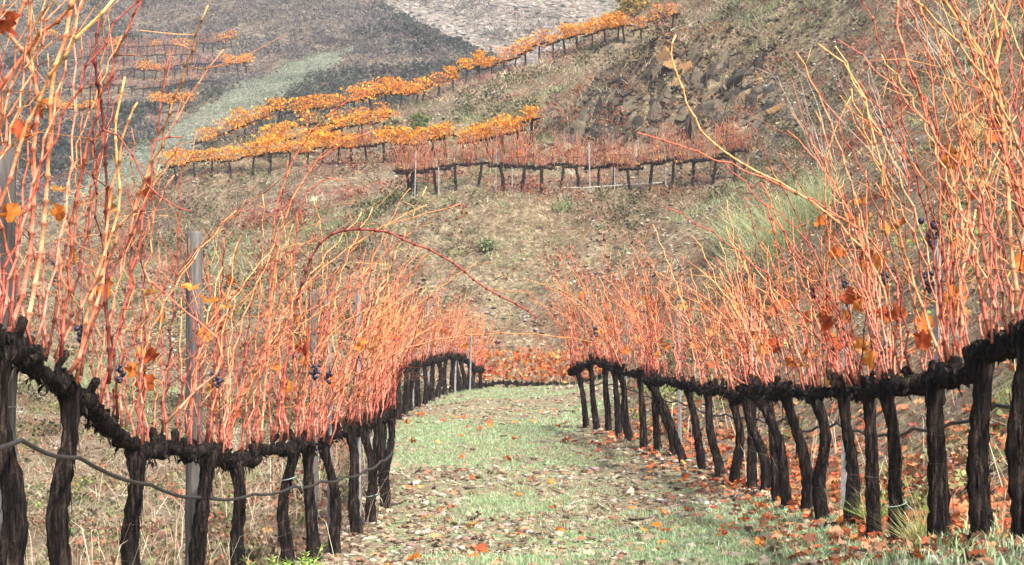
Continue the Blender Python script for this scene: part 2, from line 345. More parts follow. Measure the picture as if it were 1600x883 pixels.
# ------------------------------------------------------------------ vine building blocks
ORANGE = [(.68, .25, .09), (.72, .32, .11), (.62, .19, .09), (.74, .43, .14), (.48, .12, .07)]
PINK = [(.62, .19, .13), (.54, .14, .10), (.68, .28, .20)]
def cane_points(rg, L, bend, zig, step):
    n = max(5, int(L / step)); P = []; ax = rg.uniform(-1, 1, 2) * .05; ph = rg.uniform(0, 6.28); wy = rg.uniform(-.06, .06)
    for i in range(n + 1):
        t = i / n
        b = bend * t * t * L
        x = b + ax[0] * L * math.sin(t * 4 + ph) + (zig if i % 2 else -zig) * (1 if i else 0)
        y = ax[1] * L * math.sin(t * 3.3 + ph) + wy * t * L + rg.normal(0, zig * .6)
        z = L * (t - max(0, bend) * .28 * t ** 2.4)
        P.append((x, y, z))
    return P
def cane_into(mb, rg, P, r0, r1, dark=False, sides=5, nodes=True, lat=.3, c0=None):
    n = len(P); Q, rr, cc = [], [], []
    a = np.array(c0 if c0 is not None else random.choice(PINK)); b_ = np.array(random.choice(ORANGE))
    if dark: a, b_ = np.array((.26, .07, .05)), np.array((.28, .07, .05))
    for i in range(n):
        t = i / (n - 1); r = r0 + (r1 - r0) * t ** .8; p = Vector(P[i])
        cl = a * (1 - t) ** 1.2 + b_ * (1 - (1 - t) ** 1.2)
        if nodes and 0 < i < n - 1:
            pr, nx = Vector(P[i - 1]), Vector(P[i + 1])
            d1 = (p - pr).normalized() * min(.012, (p - pr).length * .2); d2 = (nx - p).normalized() * min(.012, (nx - p).length * .2)
            Q += [p - d1, p, p + d2]; rr += [r * .95, r * 1.85, r * .95]; cc += [cl, cl * .32, cl]
        else:
            Q.append(p); rr.append(r * (1.3 if i == 0 else 1)); cc.append(cl)
    mb.tube(Q, rr, sides, np.array(cc))
    for i in range(2, n - 1):                      # side shoots, old leaf stalks, tendrils
        if rg.random() < lat:
            p = Vector(P[i]); t = (Vector(P[i + 1]) - p).normalized()
            o = Vector((rg.uniform(-1, 1), rg.uniform(-1, 1), .2)); o = (o - t * o.dot(t)).normalized()
            ln = rg.uniform(.03, .16) if rg.random() < .75 else rg.uniform(.16, .34)
            q1 = p + (o * .8 + t * .5) * ln * .5; q2 = p + (o * rg.uniform(.5, 1.2) + t * rg.uniform(.3, 1.1)) * ln
            c = np.array((.62, .34, .12)) if rg.random() < .4 else b_ * .8
            mb.tube([p, q1, q2], [r0 * .38, r0 * .3, r0 * .16], 3, c)
CANES = {}
rg0 = np.random.default_rng(5)
for L in (.75, 1.0, 1.25, 1.55):
    CANES[L] = []
    for k in range(14):
        mb = MB(); dk = k in (3,)
        P = cane_points(rg0, L, rg0.choice([.05, .12, .2, .32, .5]) * rg0.uniform(.6, 1.2), rg0.uniform(.004, .011), rg0.uniform(.065, .09))
        cane_into(mb, rg0, P, rg0.uniform(.0043, .0063), rg0.uniform(.0018, .0028), dk, 5, True, rg0.uniform(.25, .6))
        me = mb.mesh('cane'); me.materials.append(M['cane']); CANES[L].append(me)
# a lobed vine leaf, crumpled
def leaf_geo(rg, curl):
    out = [(0, -.02), (.22, -.16), (.42, .02), (.36, .2), (.55, .36), (.4, .5), (.32, .62), (.16, .6), (0, .92), (-.16, .6), (-.32, .62), (-.4, .5), (-.55, .36), (-.36, .2), (-.42, .02), (-.22, -.16)]
    V = [(0, .3, 0)]; n = len(out)
    for x, y in out:
        r2 = x * x + (y - .3) ** 2
        V.append((x * rg.uniform(.85, 1.1), y * rg.uniform(.9, 1.08), -curl * r2 + rg.normal(0, .13)))
    return np.array(V), np.array([(0, 1 + i, 1 + (i + 1) % n) for i in range(n)])
LEAFCOL = [(.62, .20, .04), (.66, .25, .05), (.55, .13, .04), (.66, .34, .11), (.50, .11, .04)]
LEAVES = []
for k in range(10):
    V, F = leaf_geo(rg0, rg0.uniform(.3, 1.1))
    c = np.array(LEAFCOL[k % 5]); C = np.tile(c, (len(V), 1)) * rg0.uniform(.75, 1.15, (len(V), 1)); C[0] = c * 1.25
    me = mesh_np('leaf', V, F, C, True); me.materials.append(M['leaf']); LEAVES.append(me)
def ball(r, c, n1=5, n2=4):
    V = [(c[0], c[1], c[2] + r)]; F = []
    for j in range(1, n2):
        th = math.pi * j / n2
        for i in range(n1):
            a = 2 * math.pi * i / n1; V.append((c[0] + r * math.sin(th) * math.cos(a), c[1] + r * math.sin(th) * math.sin(a), c[2] + r * math.cos(th)))
    V.append((c[0], c[1], c[2] - r))
    for i in range(n1):
        F.append((0, 1 + i, 1 + (i + 1) % n1)); b = 1 + (n2 - 2) * n1; F.append((b + i, len(V) - 1, b + (i + 1) % n1))
        for j in range(n2 - 2): q = 1 + j * n1; F.append((q + i, q + n1 + i, q + n1 + (i + 1) % n1, q + (i + 1) % n1))
    return V, F
BUNCH = []
for k in range(4):
    mb = MB()
    for i in range(16):
        h = rg0.uniform(0, .075); s_ = .015 * (1 - h / .11)
        mb.add(*ball(rg0.uniform(.0085, .013), (rg0.normal(0, s_), rg0.normal(0, s_), -h - .02)))
    mb.tube([(0, 0, .03), (.004, 0, -.03)], [.003, .002], 4)
    me = mb.mesh('grape_bunch'); me.materials.append(M['grape']); BUNCH.append(me)

def leaf_quads(rg, n, box, size, pal, zshift=0):
    c = np.stack([rg.normal(0, box[0] * .45, n).clip(-box[0], box[0]), rg.normal(0, box[1] * .45, n), rg.uniform(-1, 1, n) * box[2]], 1)
    c[:, 2] *= 1 - .35 * np.abs(c[:, 0]) / box[0]
    c[:, 2] += zshift
    d1 = rg.normal(0, 1, (n, 3)); d1 /= np.linalg.norm(d1, axis=1)[:, None]
    d2 = np.cross(d1, rg.normal(0, 1, (n, 3))); d2 /= np.linalg.norm(d2, axis=1)[:, None]
    s_ = size * rg.uniform(.6, 1.3, (n, 1))
    V = np.stack([c - d1 * s_, c + d2 * s_ * .8, c + d1 * s_, c - d2 * s_ * .8], 1).reshape(-1, 3)
    F = np.arange(4 * n).reshape(-1, 4)
    C = np.repeat(pick(pal, n, .2), 4, 0); return V, F, C
LASTP, TRUNKP = [], {}
def trunk_mesh(rg, top, r, segs=26, sides=13, scurve=.05):
    """gnarled tapering trunk from the origin (and a little below it) to `top`"""
    mb = MB(); top = Vector(top); P, rr = [], []
    a1, a2 = rg.uniform(-1, 1) * scurve, rg.uniform(-1, 1) * scurve; ph = rg.uniform(0, 3)
    for i in range(segs + 1):
        t = i / segs; z = -.10 + (top.z + .10) * t
        x = top.x * (t ** 1.6) + a1 * math.sin(t * math.pi * 1.5 + ph) * t * (1 - t) * 3 ; y = top.y * t + a2 * math.sin(t * 5 + ph) * (1 - t) * t * 3
        P.append((x, y, z)); rr.append(r * (1.25 - .55 * t + .35 * max(0, .16 - t) / .16 + .45 * max(0, t - .82) / .18) * rg.uniform(.93, 1.08))
    gv = rg.uniform(-.16, .16, sides)
    mb.tube(P, rr, sides, (1, 1, 1), .13, rg, True, gv)
    for k in range(3 * segs):                          # shreds of loose bark
        t = rg.uniform(.12, .95); i = int(t * segs); p = Vector(P[i]); a = rg.uniform(0, 6.28); d = Vector((math.cos(a), math.sin(a), 0)); s_ = Vector((-d.y, d.x, 0))
        ln = rg.uniform(.03, .12); wd = rg.uniform(.002, .006); o = p + d * rr[i] * .96; e = p + d * (rr[i] + rg.uniform(.002, .011)) + Vector((0, 0, -ln if rg.random() < .7 else ln))
        mb.add([o + s_ * wd, o - s_ * wd, e - s_ * wd * .5, e + s_ * wd * .4], [(0, 1, 2, 3)])
    LASTP[:] = P
    return mb.mesh('trunk')
def arm_mesh(rg, A, B, r, spurs):
    """knobbly cordon from A to B; spurs = list of (fraction, height) -> returns mesh and spur tips"""
    mb = MB(); A, B = Vector(A), Vector(B); n = 24; P, rr = [], []
    w1, w2, ph = rg.uniform(-.03, .03), rg.uniform(-.03, .025), rg.uniform(0, 6)
    for i in range(n + 1):
        t = i / n; s_ = math.sin(t * math.pi)
        p = A.lerp(B, t) + Vector((w1 * s_ * math.sin(t * 7 + ph) + rg.normal(0, .006), 0, w2 * s_ + .018 * math.sin(t * 9 + ph) * s_ + rg.normal(0, .009)))
        P.append(p); rr.append(r * (1.12 - .3 * t) * (.85 + .35 * abs(math.sin(t * 13 + ph))) * rg.uniform(.7, 1.25))
    mb.tube(P, rr, 10, (1, 1, 1), .22, rg, True)
    tips = []
    for t, h in spurs:
        f = t * n; i = min(n - 1, int(f)); p = P[i].lerp(P[i + 1], f - i); d = Vector((rg.normal(0, .35), rg.normal(0, .35), 1)).normalized()
        q = p + d * h; m = p + d * h * .55 + Vector((rg.normal(0, .006), rg.normal(0, .006), 0))
        rb = r * rg.uniform(.45, .7); mb.tube([p, m, q, q + d * .012], [rb * 1.25, rb, rb * 1.1, rb * .5], 6, (1, 1, 1), .25, rg, True); tips.append(q)
    for k in range(16):                          # burrs
        i = rg.integers(0, n); d = Vector((rg.normal(), rg.normal(), rg.normal() + .4)).normalized()
        V, F = ball(r * rg.uniform(.35, 1.05), P[i] + d * rr[i] * .8, 6, 4)
        mb.add([Vector(q) + Vector(rg.normal(0, r * .09, 3)) for q in V], F)
    for k in range(110):
        i = rg.integers(0, n); p = P[i]; d = Vector((rg.normal(), rg.normal(), rg.normal())).normalized()
        o = p + d * rr[i] * .9; e = p + d * (rr[i] + rg.uniform(.008, .04)); s_ = d.orthogonal().normalized() * rg.uniform(.001, .004)
        mb.add([o + s_, o - s_, e - s_ * .4, e + s_ * .4 + Vector((0, 0, -.02))], [(0, 1, 2, 3)])
    return mb.mesh('cordon_arm'), tips
rgv = np.random.default_rng(23)
def near_vine(X, Y, nxt, height, lean, lens, ncane, bias, label, group, r=.042, nleaf=2, lean_in=.06):
    z0 = float(ground(np.array([X]), np.array([Y]))[0]) - .01
    e = empty('grape_vine', (X, Y, z0), label, 'vine', group)
    top = Vector((lean[0], lean[1], height))
    link('trunk', trunk_mesh(rgv, top, r, scurve=.065), M['bark'], e); TRUNKP[e.name] = list(LASTP)
    nsp = max(4, round(ncane / 2.3)); spurs = [((k + rgv.uniform(.2, .8)) / nsp, rgv.uniform(.03, .10)) for k in range(nsp)]
    me, tips = arm_mesh(rgv, top - Vector((0, 0, .01)), nxt - Vector((X, Y, z0)), r * .85, spurs)
    link('cordon_arm', me, M['bark'], e)
    cpos = []
    tips = [q + Vector((rgv.normal(0, .014), rgv.normal(0, .014), 0)) for q in tips for _ in range(3)]; tips = [tips[i] for i in sorted(rgv.permutation(len(tips))[:ncane])]
    for q in tips:
        L = rgv.choice(lens); me = CANES[L][rgv.integers(0, 14)]
        dirz = (0 if bias > 0 else math.pi) + rgv.normal(0, 1.0)
        s_ = rgv.uniform(.82, 1.14)
        wild = 2.6 if rgv.random() < .12 else 1
        tilt = (rgv.normal(0, .11 * wild), rgv.normal(lean_in, .11 * wild), dirz)
        o = link('cane', me, None, e, q - Vector((0, 0, .02)), tilt, (s_, s_, s_ * rgv.uniform(.9, 1.1)))
        cpos.append((q, L * s_))
    for k in range(nleaf):
        q, L = cpos[rgv.integers(0, len(cpos))]
        s_ = rgv.uniform(.06, .11)
        link('leaf', LEAVES[rgv.integers(0, 10)], None, e, q + Vector((rgv.normal(0, .03), rgv.normal(0, .03), rgv.uniform(.1, .65) * L)), (rgv.uniform(.8, 2.4), rgv.normal(0, .5), rgv.uniform(0, 6.28)), (s_,) * 3)
    return e
ORD = ['first', 'second', 'third', 'fourth', 'fifth', 'sixth', 'seventh', 'eighth', 'ninth', 'tenth', 'eleventh', 'twelfth', 'thirteenth', 'fourteenth', 'fifteenth', 'sixteenth', 'seventeenth', 'eighteenth', 'nineteenth', 'twentieth', 'twenty-first', 'twenty-second', 'twenty-third', 'twenty-fourth', 'twenty-fifth']
def head(X, Y, h, lean):
    return Vector((X + lean[0], Y + lean[1], float(ground(np.array([X]), np.array([Y]))[0]) - .01 + h))
VL, VR, VL2 = [], [], []
def build_row(tab, hts, leans, lens_f, n_f, bias, lab_f, group, store, r_f, leaf_f):
    for i, (X, Y) in enumerate(tab):
        if i + 1 < len(tab): nx = head(*tab[i + 1], hts[i + 1], leans[i + 1])
        else: h = head(X, Y, hts[i], leans[i]); hp = head(*tab[i - 1], hts[i - 1], leans[i - 1]); nx = h + (h - hp) * .5
        store.append(near_vine(X, Y, nx, hts[i], leans[i], lens_f(i), n_f(i), bias, lab_f(i), group, r_f(i), leaf_f(i), .05 if i < 5 else .12))
hl = [.72] * len(LEFT); hl = [.72 + rgv.normal(0, .03) for _ in LEFT]
ll = [(rgv.normal(.0, .03), rgv.normal(0, .03)) for _ in LEFT]
for i in (8, 9, 10, 11): ll[i] = (-.10 + .02 * (i % 2), .02)
def lab_left(i):
    if i == 0: return 'vine at the left edge nearest the camera, only its canes reaching into view'
    if i <= 11: return ORD[i - 1] + ' dark trunk from the left edge in the near left vine row'
    return ORD[i - 12] + ' half hidden vine between near and far sections of the left row'
build_row(LEFT, hl, ll, lambda i: [1.25, 1.55] if i < 2 else [1.0, 1.25, 1.55] if i < 3 else [.75, 1.0, 1.25] if i < 5 else [1.0, 1.25, 1.55] if i < 9 else [1.0, 1.25] if i < 12 else [.75, 1.0], lambda i: 13 if i < 3 else 17 if i < 12 else 11, 1, lab_left, 'vines of the left row', VL, lambda i: .037 if i < 5 else .036, lambda i: 3 if i < 12 else 1)
h2 = [.70 + rgv.normal(0, .015) for _ in LEFT2]
l2 = [(rgv.normal(0, .02), rgv.normal(0, .02)) for _ in LEFT2]
build_row(LEFT2, h2, l2, lambda i: [.75, 1.0, 1.0], lambda i: 16, 1, lambda i: ORD[i] + ' black trunk in the crowded far section of the left row', 'vines at the far end of the left row', VL2, lambda i: .042, lambda i: 3)
hr = [.74 + rgv.normal(0, .028) for _ in RIGHT]
lr = [(-.06 + rgv.normal(0, .04), rgv.normal(0, .03)) for _ in RIGHT]
for i in range(8, 18): lr[i] = (-.13 + rgv.normal(0, .06), rgv.normal(.02, .04))
lr[1] = (.02, 0); lr[2] = (0, 0); lr[3] = (-.02, 0)
def lab_right(i):
    if i == 0: return 'vine at the right edge nearest the camera, only its canes reaching into view'
    return ORD[i - 1] + ' dark trunk counted from the right edge in the right vine row'
build_row(RIGHT, hr, lr, lambda i: [1.25, 1.55] if i < 3 else [1.0, 1.25, 1.55] if i < 4 else [.75, 1.0, 1.25] if i < 6 else [.75, 1.0] if i < 14 else [.75, 1.0, 1.25], lambda i: 14 if i < 4 else 13, -1, lab_right, 'vines of the right row', VR, lambda i: .040 if i < 4 else .034, lambda i: 3)
# the row crossing the end of the path, its trunks behind the brow
CROSS = [(-.75 + .62 * k, 38 + .06 * k) for k in range(5)]
VC = []
hc = [.62] * 5; lc = [(0, 0)] * 5
build_row(CROSS, hc, lc, lambda i: [.75, .75, 1.0], lambda i: 12, 1, lambda i: ORD[i] + ' low vine from the left in the orange row crossing the path end', 'vines crossing the end of the path', VC, lambda i: .04, lambda i: 14)
for v in VC:
    for k in range(2):
        V, F, C = leaf_quads(rgv, 70, (.36, .2, .36), .05, [(.62, .22, .05), (.66, .30, .08), (.55, .15, .05), (.5, .14, .07)], .34)
        link('foliage', mesh_np('foliage', V, F, C), M['foliage'], v, (.3 * k, rgv.normal(0, .05), .68), kind='stuff')
for vi, n_ in ((3, 3), (4, 5), (5, 7), (6, 5), (7, 3)):
    for k in range(n_):
        s_ = rgv.uniform(.06, .10); link('leaf', LEAVES[rgv.integers(0, 10)], None, VR[vi], (rgv.normal(-.05, .1), rgv.uniform(0, .6), .78 + rgv.uniform(.05, .6)), (rgv.uniform(1.2, 3.2), rgv.normal(0, .6), rgv.normal(0, .9)), (s_,) * 3)
print('near vines done')

# ------------------------------------------------------------------ single canes that stand out, traced in depth
def hero(vine, pts_, r0, r1, dark=False, yel=False):
    o = vine.location; Q = [Vector(pp(*q)) - o for q in pts_]
    # smooth resample with nodes
    P = []
    n = len(Q)
    for i in range(n - 1):
        p0, p1, p2, p3 = Q[max(i - 1, 0)], Q[i], Q[i + 1], Q[min(i + 2, n - 1)]
        m = max(2, int((p2 - p1).length / .075))
        for k in range(m):
            t = k / m
            P.append(.5 * ((2 * p1) + (p2 - p0) * t + (2 * p0 - 5 * p1 + 4 * p2 - p3) * t * t + (3 * p1 - p0 - 3 * p2 + p3) * t ** 3) + Vector((rgv.normal(0, .004), rgv.normal(0, .004), rgv.normal(0, .004))))
    P.append(Q[-1]); mb = MB()
    cane_into(mb, rgv, P, r0 * .82, r1 * .82, dark, 6, True, .15, (.70, .34, .19) if yel else None)
    link('cane', mb.mesh('cane'), M['cane'], vine)
hero(VL[5], [(425, 690, 9.6), (455, 520, 9.6), (485, 405, 9.5), (540, 358, 9.4), (610, 365, 9.3), (690, 400, 9.2), (760, 450, 9.1), (840, 497, 9.0)], .0105, .0055, True)
hero(VL[4], [(395, 690, 8.9), (420, 480, 8.9), (430, 330, 8.8), (470, 230, 8.8), (530, 165, 8.7), (590, 130, 8.7)], .008, .0035)
hero(VL[4], [(410, 690, 8.8), (425, 470, 8.8), (445, 340, 8.7), (500, 250, 8.7), (580, 205, 8.6)], .008, .0035, False, True)
hero(VL[4], [(440, 690, 9.2), (450, 500, 9.2), (480, 300, 9.1), (540, 282, 9.1)], .007, .003)
hero(VL[2], [(170, 600, 6.5), (165, 400, 6.5), (162, 200, 6.5), (150, 100, 6.4), (156, 20, 6.4)], .009, .006, True)
hero(VL[2], [(75, 560, 6.4), (110, 350, 6.4), (160, 200, 6.3), (250, 310, 6.3), (300, 330, 6.3)], .007, .003, True)
hero(VL[1], [(40, 520, 5.9), (70, 350, 5.9), (80, 160, 5.8), (110, 20, 5.8), (118, -60, 5.8)], .011, .008, False, True)
hero(VL[1], [(10, 540, 5.8), (45, 400, 5.8), (55, 120, 5.7), (20, 60, 5.7), (60, -40, 5.7)], .0105, .008)
hero(VL[1], [(-20, 160, 5.6), (40, 80, 5.6), (110, 10, 5.5), (140, -30, 5.5)], .009, .006)
hero(VL[1], [(-10, 350, 5.7), (60, 160, 5.7), (120, 60, 5.6), (185, -10, 5.6)], .009, .006)
hero(VL[2], [(120, 600, 6.5), (140, 470, 6.4), (185, 330, 6.4), (178, 190, 6.4), (195, 120, 6.4)], .009, .005, False, True)
hero(VL[2], [(110, 585, 6.4), (150, 480, 6.4), (170, 330, 6.4), (200, 190, 6.3), (215, 160, 6.3)], .010, .004)
hero(VL[2], [(125, 585, 6.4), (170, 440, 6.4), (235, 300, 6.3), (240, 225, 6.3), (285, 215, 6.3)], .007, .003, True)
hero(VL[3], [(260, 660, 7.5), (350, 560, 7.5), (310, 505, 7.5), (235, 440, 7.5)], .008, .004, False, True)
hero(VL[6], [(480, 690, 10), (510, 480, 10), (560, 380, 9.9), (640, 340, 9.9), (720, 318, 9.9)], .006, .0028)
hero(VR[4], [(1400, 600, 8.2), (1380, 450, 8.2), (1290, 330, 8.1), (1120, 230, 8.0), (1075, 165, 8.0), (1050, 90, 8.0), (1056, 55, 8.0)], .0085, .0045, False, True)
hero(VR[4], [(1410, 600, 8.3), (1390, 420, 8.3), (1290, 325, 8.2), (1120, 250, 8.1), (995, 207, 8.0)], .0075, .0035)
hero(VR[3], [(1470, 560, 7.5), (1420, 420, 7.5), (1385, 290, 7.4), (1340, 130, 7.4), (1278, 68, 7.4)], .0085, .004, False, True)
hero(VR[3], [(1500, 560, 7.2), (1500, 330, 7.2), (1450, 180, 7.2), (1420, 100, 7.1), (1402, 40, 7.1), (1404, -10, 7.1)], .0095, .006, False, True)
hero(VR[2], [(1560, 500, 6.7), (1530, 330, 6.7), (1550, 130, 6.6), (1500, 40, 6.6), (1460, -20, 6.6)], .010, .007)
hero(VR[2], [(1545, 520, 6.7), (1510, 250, 6.7), (1560, 60, 6.6), (1520, -40, 6.6)], .009, .006)
hero(VR[1], [(1590, 480, 6.2), (1570, 250, 6.2), (1560, 100, 6.1), (1580, -30, 6.1)], .0105, .008, False, True)
hero(VR[5], [(1340, 600, 9), (1300, 420, 9), (1290, 250, 8.9), (1330, 150, 8.9)], .006, .003)
hero(VR[6], [(1290, 600, 9.8), (1270, 400, 9.8), (1200, 250, 9.7), (1180, 200, 9.7)], .006, .003, True)
# a few leaves and shrivelled bunches where the photo shows them
def put(vine, kind, px, py, d, s_=1.):
    p = Vector(pp(px, py, d)) - vine.location
    if kind == 'leaf': link('leaf', LEAVES[rgv.integers(0, 10)], None, vine, p, (rgv.uniform(1.6, 3.4), rgv.normal(0, .6), rgv.normal(0, .9)), (s_ * .085 * rgv.uniform(.6, 1), s_ * .085, s_ * .1))
    else: link('grape_bunch', BUNCH[rgv.integers(0, 4)], None, vine, p, (0, 0, rgv.uniform(0, 6)), (s_,) * 3, kind='stuff')
for v, px, py, d, s_ in ((VL[2], 95, 300, 6.4, .9), (VL[2], 228, 300, 6.5, 1), (VL[3], 330, 470, 7.7, 1.5), (VL[3], 300, 450, 7.7, 1), (VL[3], 352, 480, 7.7, 1), (VL[2], 232, 560, 6.9, 1), (VL[2], 210, 585, 6.9, .8), (VL[2], 240, 460, 6.9, 1),
                         (VL[5], 480, 548, 9.6, 1.2), (VL[7], 570, 540, 11, 1.2), (VL[8], 585, 548, 11.5, 1), (VR[5], 1320, 470, 9, 1.4), (VR[5], 1290, 510, 9.1, 1.4), (VR[5], 1335, 320, 9, 1.2), (VR[5], 1335, 350, 9, 1), (VR[3], 1502, 260, 7.2, 1.5), (VR[5], 1278, 350, 9.2, 1),
                         (VR[4], 1385, 500, 8.3, 1.2), (VR[4], 1405, 500, 8.3, 1.2), (VR[5], 1300, 400, 9, 1.2), (VR[21], 935, 520, 19, 1.4), (VR[19], 1012, 470, 18, 1.4), (VL2[4], 664, 522, 29, 2), (VL2[6], 698, 522, 31, 2), (VL2[8], 730, 545, 33, 2.5), (VR[6], 1290, 600, 9.6, 1)):
    put(v, 'leaf', px, py, d, s_)
for v, px, py, d, s_ in ((VR[3], 1458, 335, 7.3, 1.3), (VR[4], 1452, 420, 7.6, 1), (VR[5], 1382, 422, 8.4, .9), (VR[5], 1320, 425, 9, .8), (VR[6], 1272, 440, 9.6, .9), (VL[5], 492, 565, 9.7, 1), (VL[6], 514, 575, 10, .9), (VL[3], 340, 577, 7.8, .8), (VL[2], 128, 500, 6.5, .9), (VL[2], 187, 565, 6.8, .8), (VR[21], 932, 507, 19.2, 1.3), (VR[17], 1025, 532, 16.8, 1.2), (VR[16], 1050, 507, 16, 1), (VR[13], 1190, 502, 14, 1.1), (VR[4], 1382, 535, 8.2, .8)):
    put(v, 'grape_bunch', px, py, d, s_)

# ------------------------------------------------------------------ far vines: leafy and bare, shared meshes
YEL = [(.84, .40, .03), (.82, .34, .03), (.76, .26, .03), (.86, .50, .06), (.62, .19, .03)]
RED = [(.62, .23, .15), (.54, .16, .11), (.66, .32, .21), (.46, .12, .08)]
FOL, FOLT, BARE, FARFOL = [], [], [], []
for k in range(5):
    V, F, C = leaf_quads(rg0, 300, (.62, .24, .33), .045, YEL, .32); me = mesh_np('foliage', V, F, C); me.materials.append(M['foliage']); FOL.append(me)
    V, F, C = leaf_quads(rg0, 120, (.60, .24, .34), .05, YEL + RED[:1], .32); me = mesh_np('foliage', V, F, C); me.materials.append(M['foliage']); FOLT.append(me)
    mb = MB()
    for j in range(17):
        P = cane_points(rg0, rg0.uniform(.55, 1.0), rg0.uniform(-.1, .3), .015, .17); x0 = rg0.uniform(-.42, .42); a = rg0.uniform(0, 6.28)
        P = [(x0 + p[0] * math.cos(a) - p[1] * math.sin(a), p[0] * math.sin(a) + p[1] * math.cos(a), p[2]) for p in P]
        c = np.array(random.choice(RED + [(.6, .3, .14)])); mb.tube(P, [.0085 - .005 * i / len(P) for i in range(len(P))], 3, c)
    V, F, C = leaf_quads(rg0, 5, (.45, .18, .3), .04, YEL[1:], .3)
    mb.add(V, F, C)
    me = mb.mesh('canes'); me.materials.append(M['foliage']); BARE.append(me)
FTRUNK, FARM, FARROWS = [], [], []
for k in range(4):
    FTRUNK.append(trunk_mesh(rg0, (rg0.normal(0, .05), rg0.normal(0, .03), .7), .045, 7, 6)); FTRUNK[-1].materials.append(M['bark'])
    m_, _ = arm_mesh(rg0, (-.36, 0, .7), (.36, 0, .7), .03, [(q, .06) for q in (.1, .3, .5, .7, .9)]); m_.materials.append(M['bark']); FARM.append(m_)
def far_row(poly, spacing, kinds, label, group, f=None, rngd=(3, 112), s_=1., cat='vine', vary=True):
    W = [hit(px, py, f, *rngd) for px, py in poly]; W = [p for p in W if p is not None]; FARROWS.extend(W if f else [])
    dist = [0]
    for a, b in zip(W, W[1:]): dist.append(dist[-1] + (Vector((b.x, b.y, 0)) - Vector((a.x, a.y, 0))).length)
    n = max(2, int(dist[-1] / spacing) + 1); out = []
    for i in range(n):
        t = i * dist[-1] / (n - 1) if n > 1 else 0
        t += rgv.normal(0, .06)
        x = np.interp(t, dist, [p.x for p in W]); y = np.interp(t, dist, [p.y for p in W]); z = float((f or ground)(np.array([x]), np.array([y]))[0])
        j = int(np.searchsorted(dist, min(max(t, .001), dist[-1] - .001))); j = min(max(j, 1), len(W) - 1); dv = W[j] - W[j - 1]
        a = math.atan2(dv.y, dv.x); kd = kinds(i / max(1, n - 1)) if callable(kinds) else kinds
        e = empty('grape_vine', (x, y, z - .02), (ORD[i] + ' ' + label + ' from the left') if n <= 21 and vary else label, cat, group)
        flip = 1 if rgv.random() < .5 else -1; pit = math.atan2(dv.z, math.hypot(dv.x, dv.y)); e.rotation_euler = (0, 0, a + (0 if flip > 0 else math.pi) + rgv.normal(0, .04)); sc = s_ * rgv.uniform(.9, 1.12); e.scale = (sc, sc, sc)
        link('trunk', FTRUNK[i % 4], None, e); link('cordon_arm', FARM[(i * 3) % 4], None, e, rot=(0, -pit * flip, 0), scale=(max(1.2, 1.2 * spacing / .72 / s_), 1, 1))
        g = rgv.uniform(.85, 1.2)
        if kd == 'leafy': link('foliage', FOL[rgv.integers(0, 5)], None, e, (rgv.normal(0, .05), 0, .66), (0, 0, rgv.normal(0, .15)), (g, g, g * rgv.uniform(.8, 1.15)), kind='stuff')
        elif kd == 'thin': link('foliage', FOLT[rgv.integers(0, 5)], None, e, (0, 0, .64), (0, 0, rgv.normal(0, .15)), (g, g, g), kind='stuff'); link('canes', BARE[rgv.integers(0, 5)], None, e, (0, 0, .72), (0, 0, rgv.normal(0, .15)), (g, g, g * .7), kind='stuff')
        elif kd == 'bare': link('canes', BARE[rgv.integers(0, 5)], None, e, (0, 0, .72), (0, 0, rgv.normal(0, .15)), (g, g, g), kind='stuff')
        if kd == 'bare' and f is None: link('canes', BARE[rgv.integers(0, 5)], None, e, (.08, .03, .72), (rgv.normal(0, .12), rgv.normal(0, .2), 3.1 + rgv.normal(0, .2)), (g, g, g * rgv.uniform(.5, 1.05)), kind='stuff')
        out.append(e)
    return out, W
rowT, WT = far_row([(648, 306), (780, 300), (920, 297), (1030, 292), (1150, 277)], .62, 'bare', 'bare red-caned vine in the staked row on the mid-slope terrace', 'vines of the staked mid-slope row', None, (48.3, 53))
far_row([(604, 304), (640, 305)], .62, 'bare', 'low red-caned vine at the left end of the mid-slope row', 'vines at the left end of the mid-slope row', None, (48.3, 53))
mixk = lambda p: (lambda t: 'leafy' if rgv.random() < p else ('thin' if rgv.random() < .75 else 'bare'))
far_row([(500, 259), (600, 254), (700, 246), (830, 223)], .74, mixk(.9), 'orange-leaved vine in the row just above the staked row', 'vines of the orange row above the staked row', None, (58, 70))
far_row([(275, 287), (380, 274), (480, 263)], .80, mixk(.9), 'orange-leaved vine in the lowest left row of the hillside', 'vines of the lowest left orange row', None, (68, 80))
far_row([(420, 252), (520, 235), (600, 216)], .85, mixk(.5), 'half bare vine in the row between the two left orange rows', 'vines of the half bare middle row', None, (70, 84))
far_row([(480, 224), (600, 203)], .85, 'thin', 'dark bare vine in the short row below the hill shoulder', 'vines of the short dark row', None, (72, 86))
far_row([(325, 253), (420, 227), (560, 191), (650, 169)], .80, mixk(.85), 'orange-leaved vine in the slanting row on the hill shoulder', 'vines of the slanting shoulder row', None, (79, 92))
far_row([(655, 165), (690, 150), (745, 127), (880, 87), (965, 67)], .85, lambda t: 'leafy' if t > .68 or rgv.random() < .55 else 'thin', 'orange-leaved vine in the diagonal row climbing the ridge', 'vines of the diagonal ridge row', None, (72, 94))
far_row([(975, 66), (1050, 50)], .85, 'thin', 'thin-leaved vine at the upper end of the ridge row', 'vines at the upper end of the ridge row', None, (70, 90))
far_row([(85, 440), (205, 434)], .85, 'bare', 'distant bare vine low on the left seen through canes', 'vines of the low left row', None, (62, 112))
FR = (98, 235)
far_row([(140, 88), (250, 86), (362, 76)], .85, lambda t: 'bare' if rgv.random() < .6 else 'thin', 'tiny bare vine in the top row across the valley', 'vines of the top row across the valley', farz, FR, 1.15)
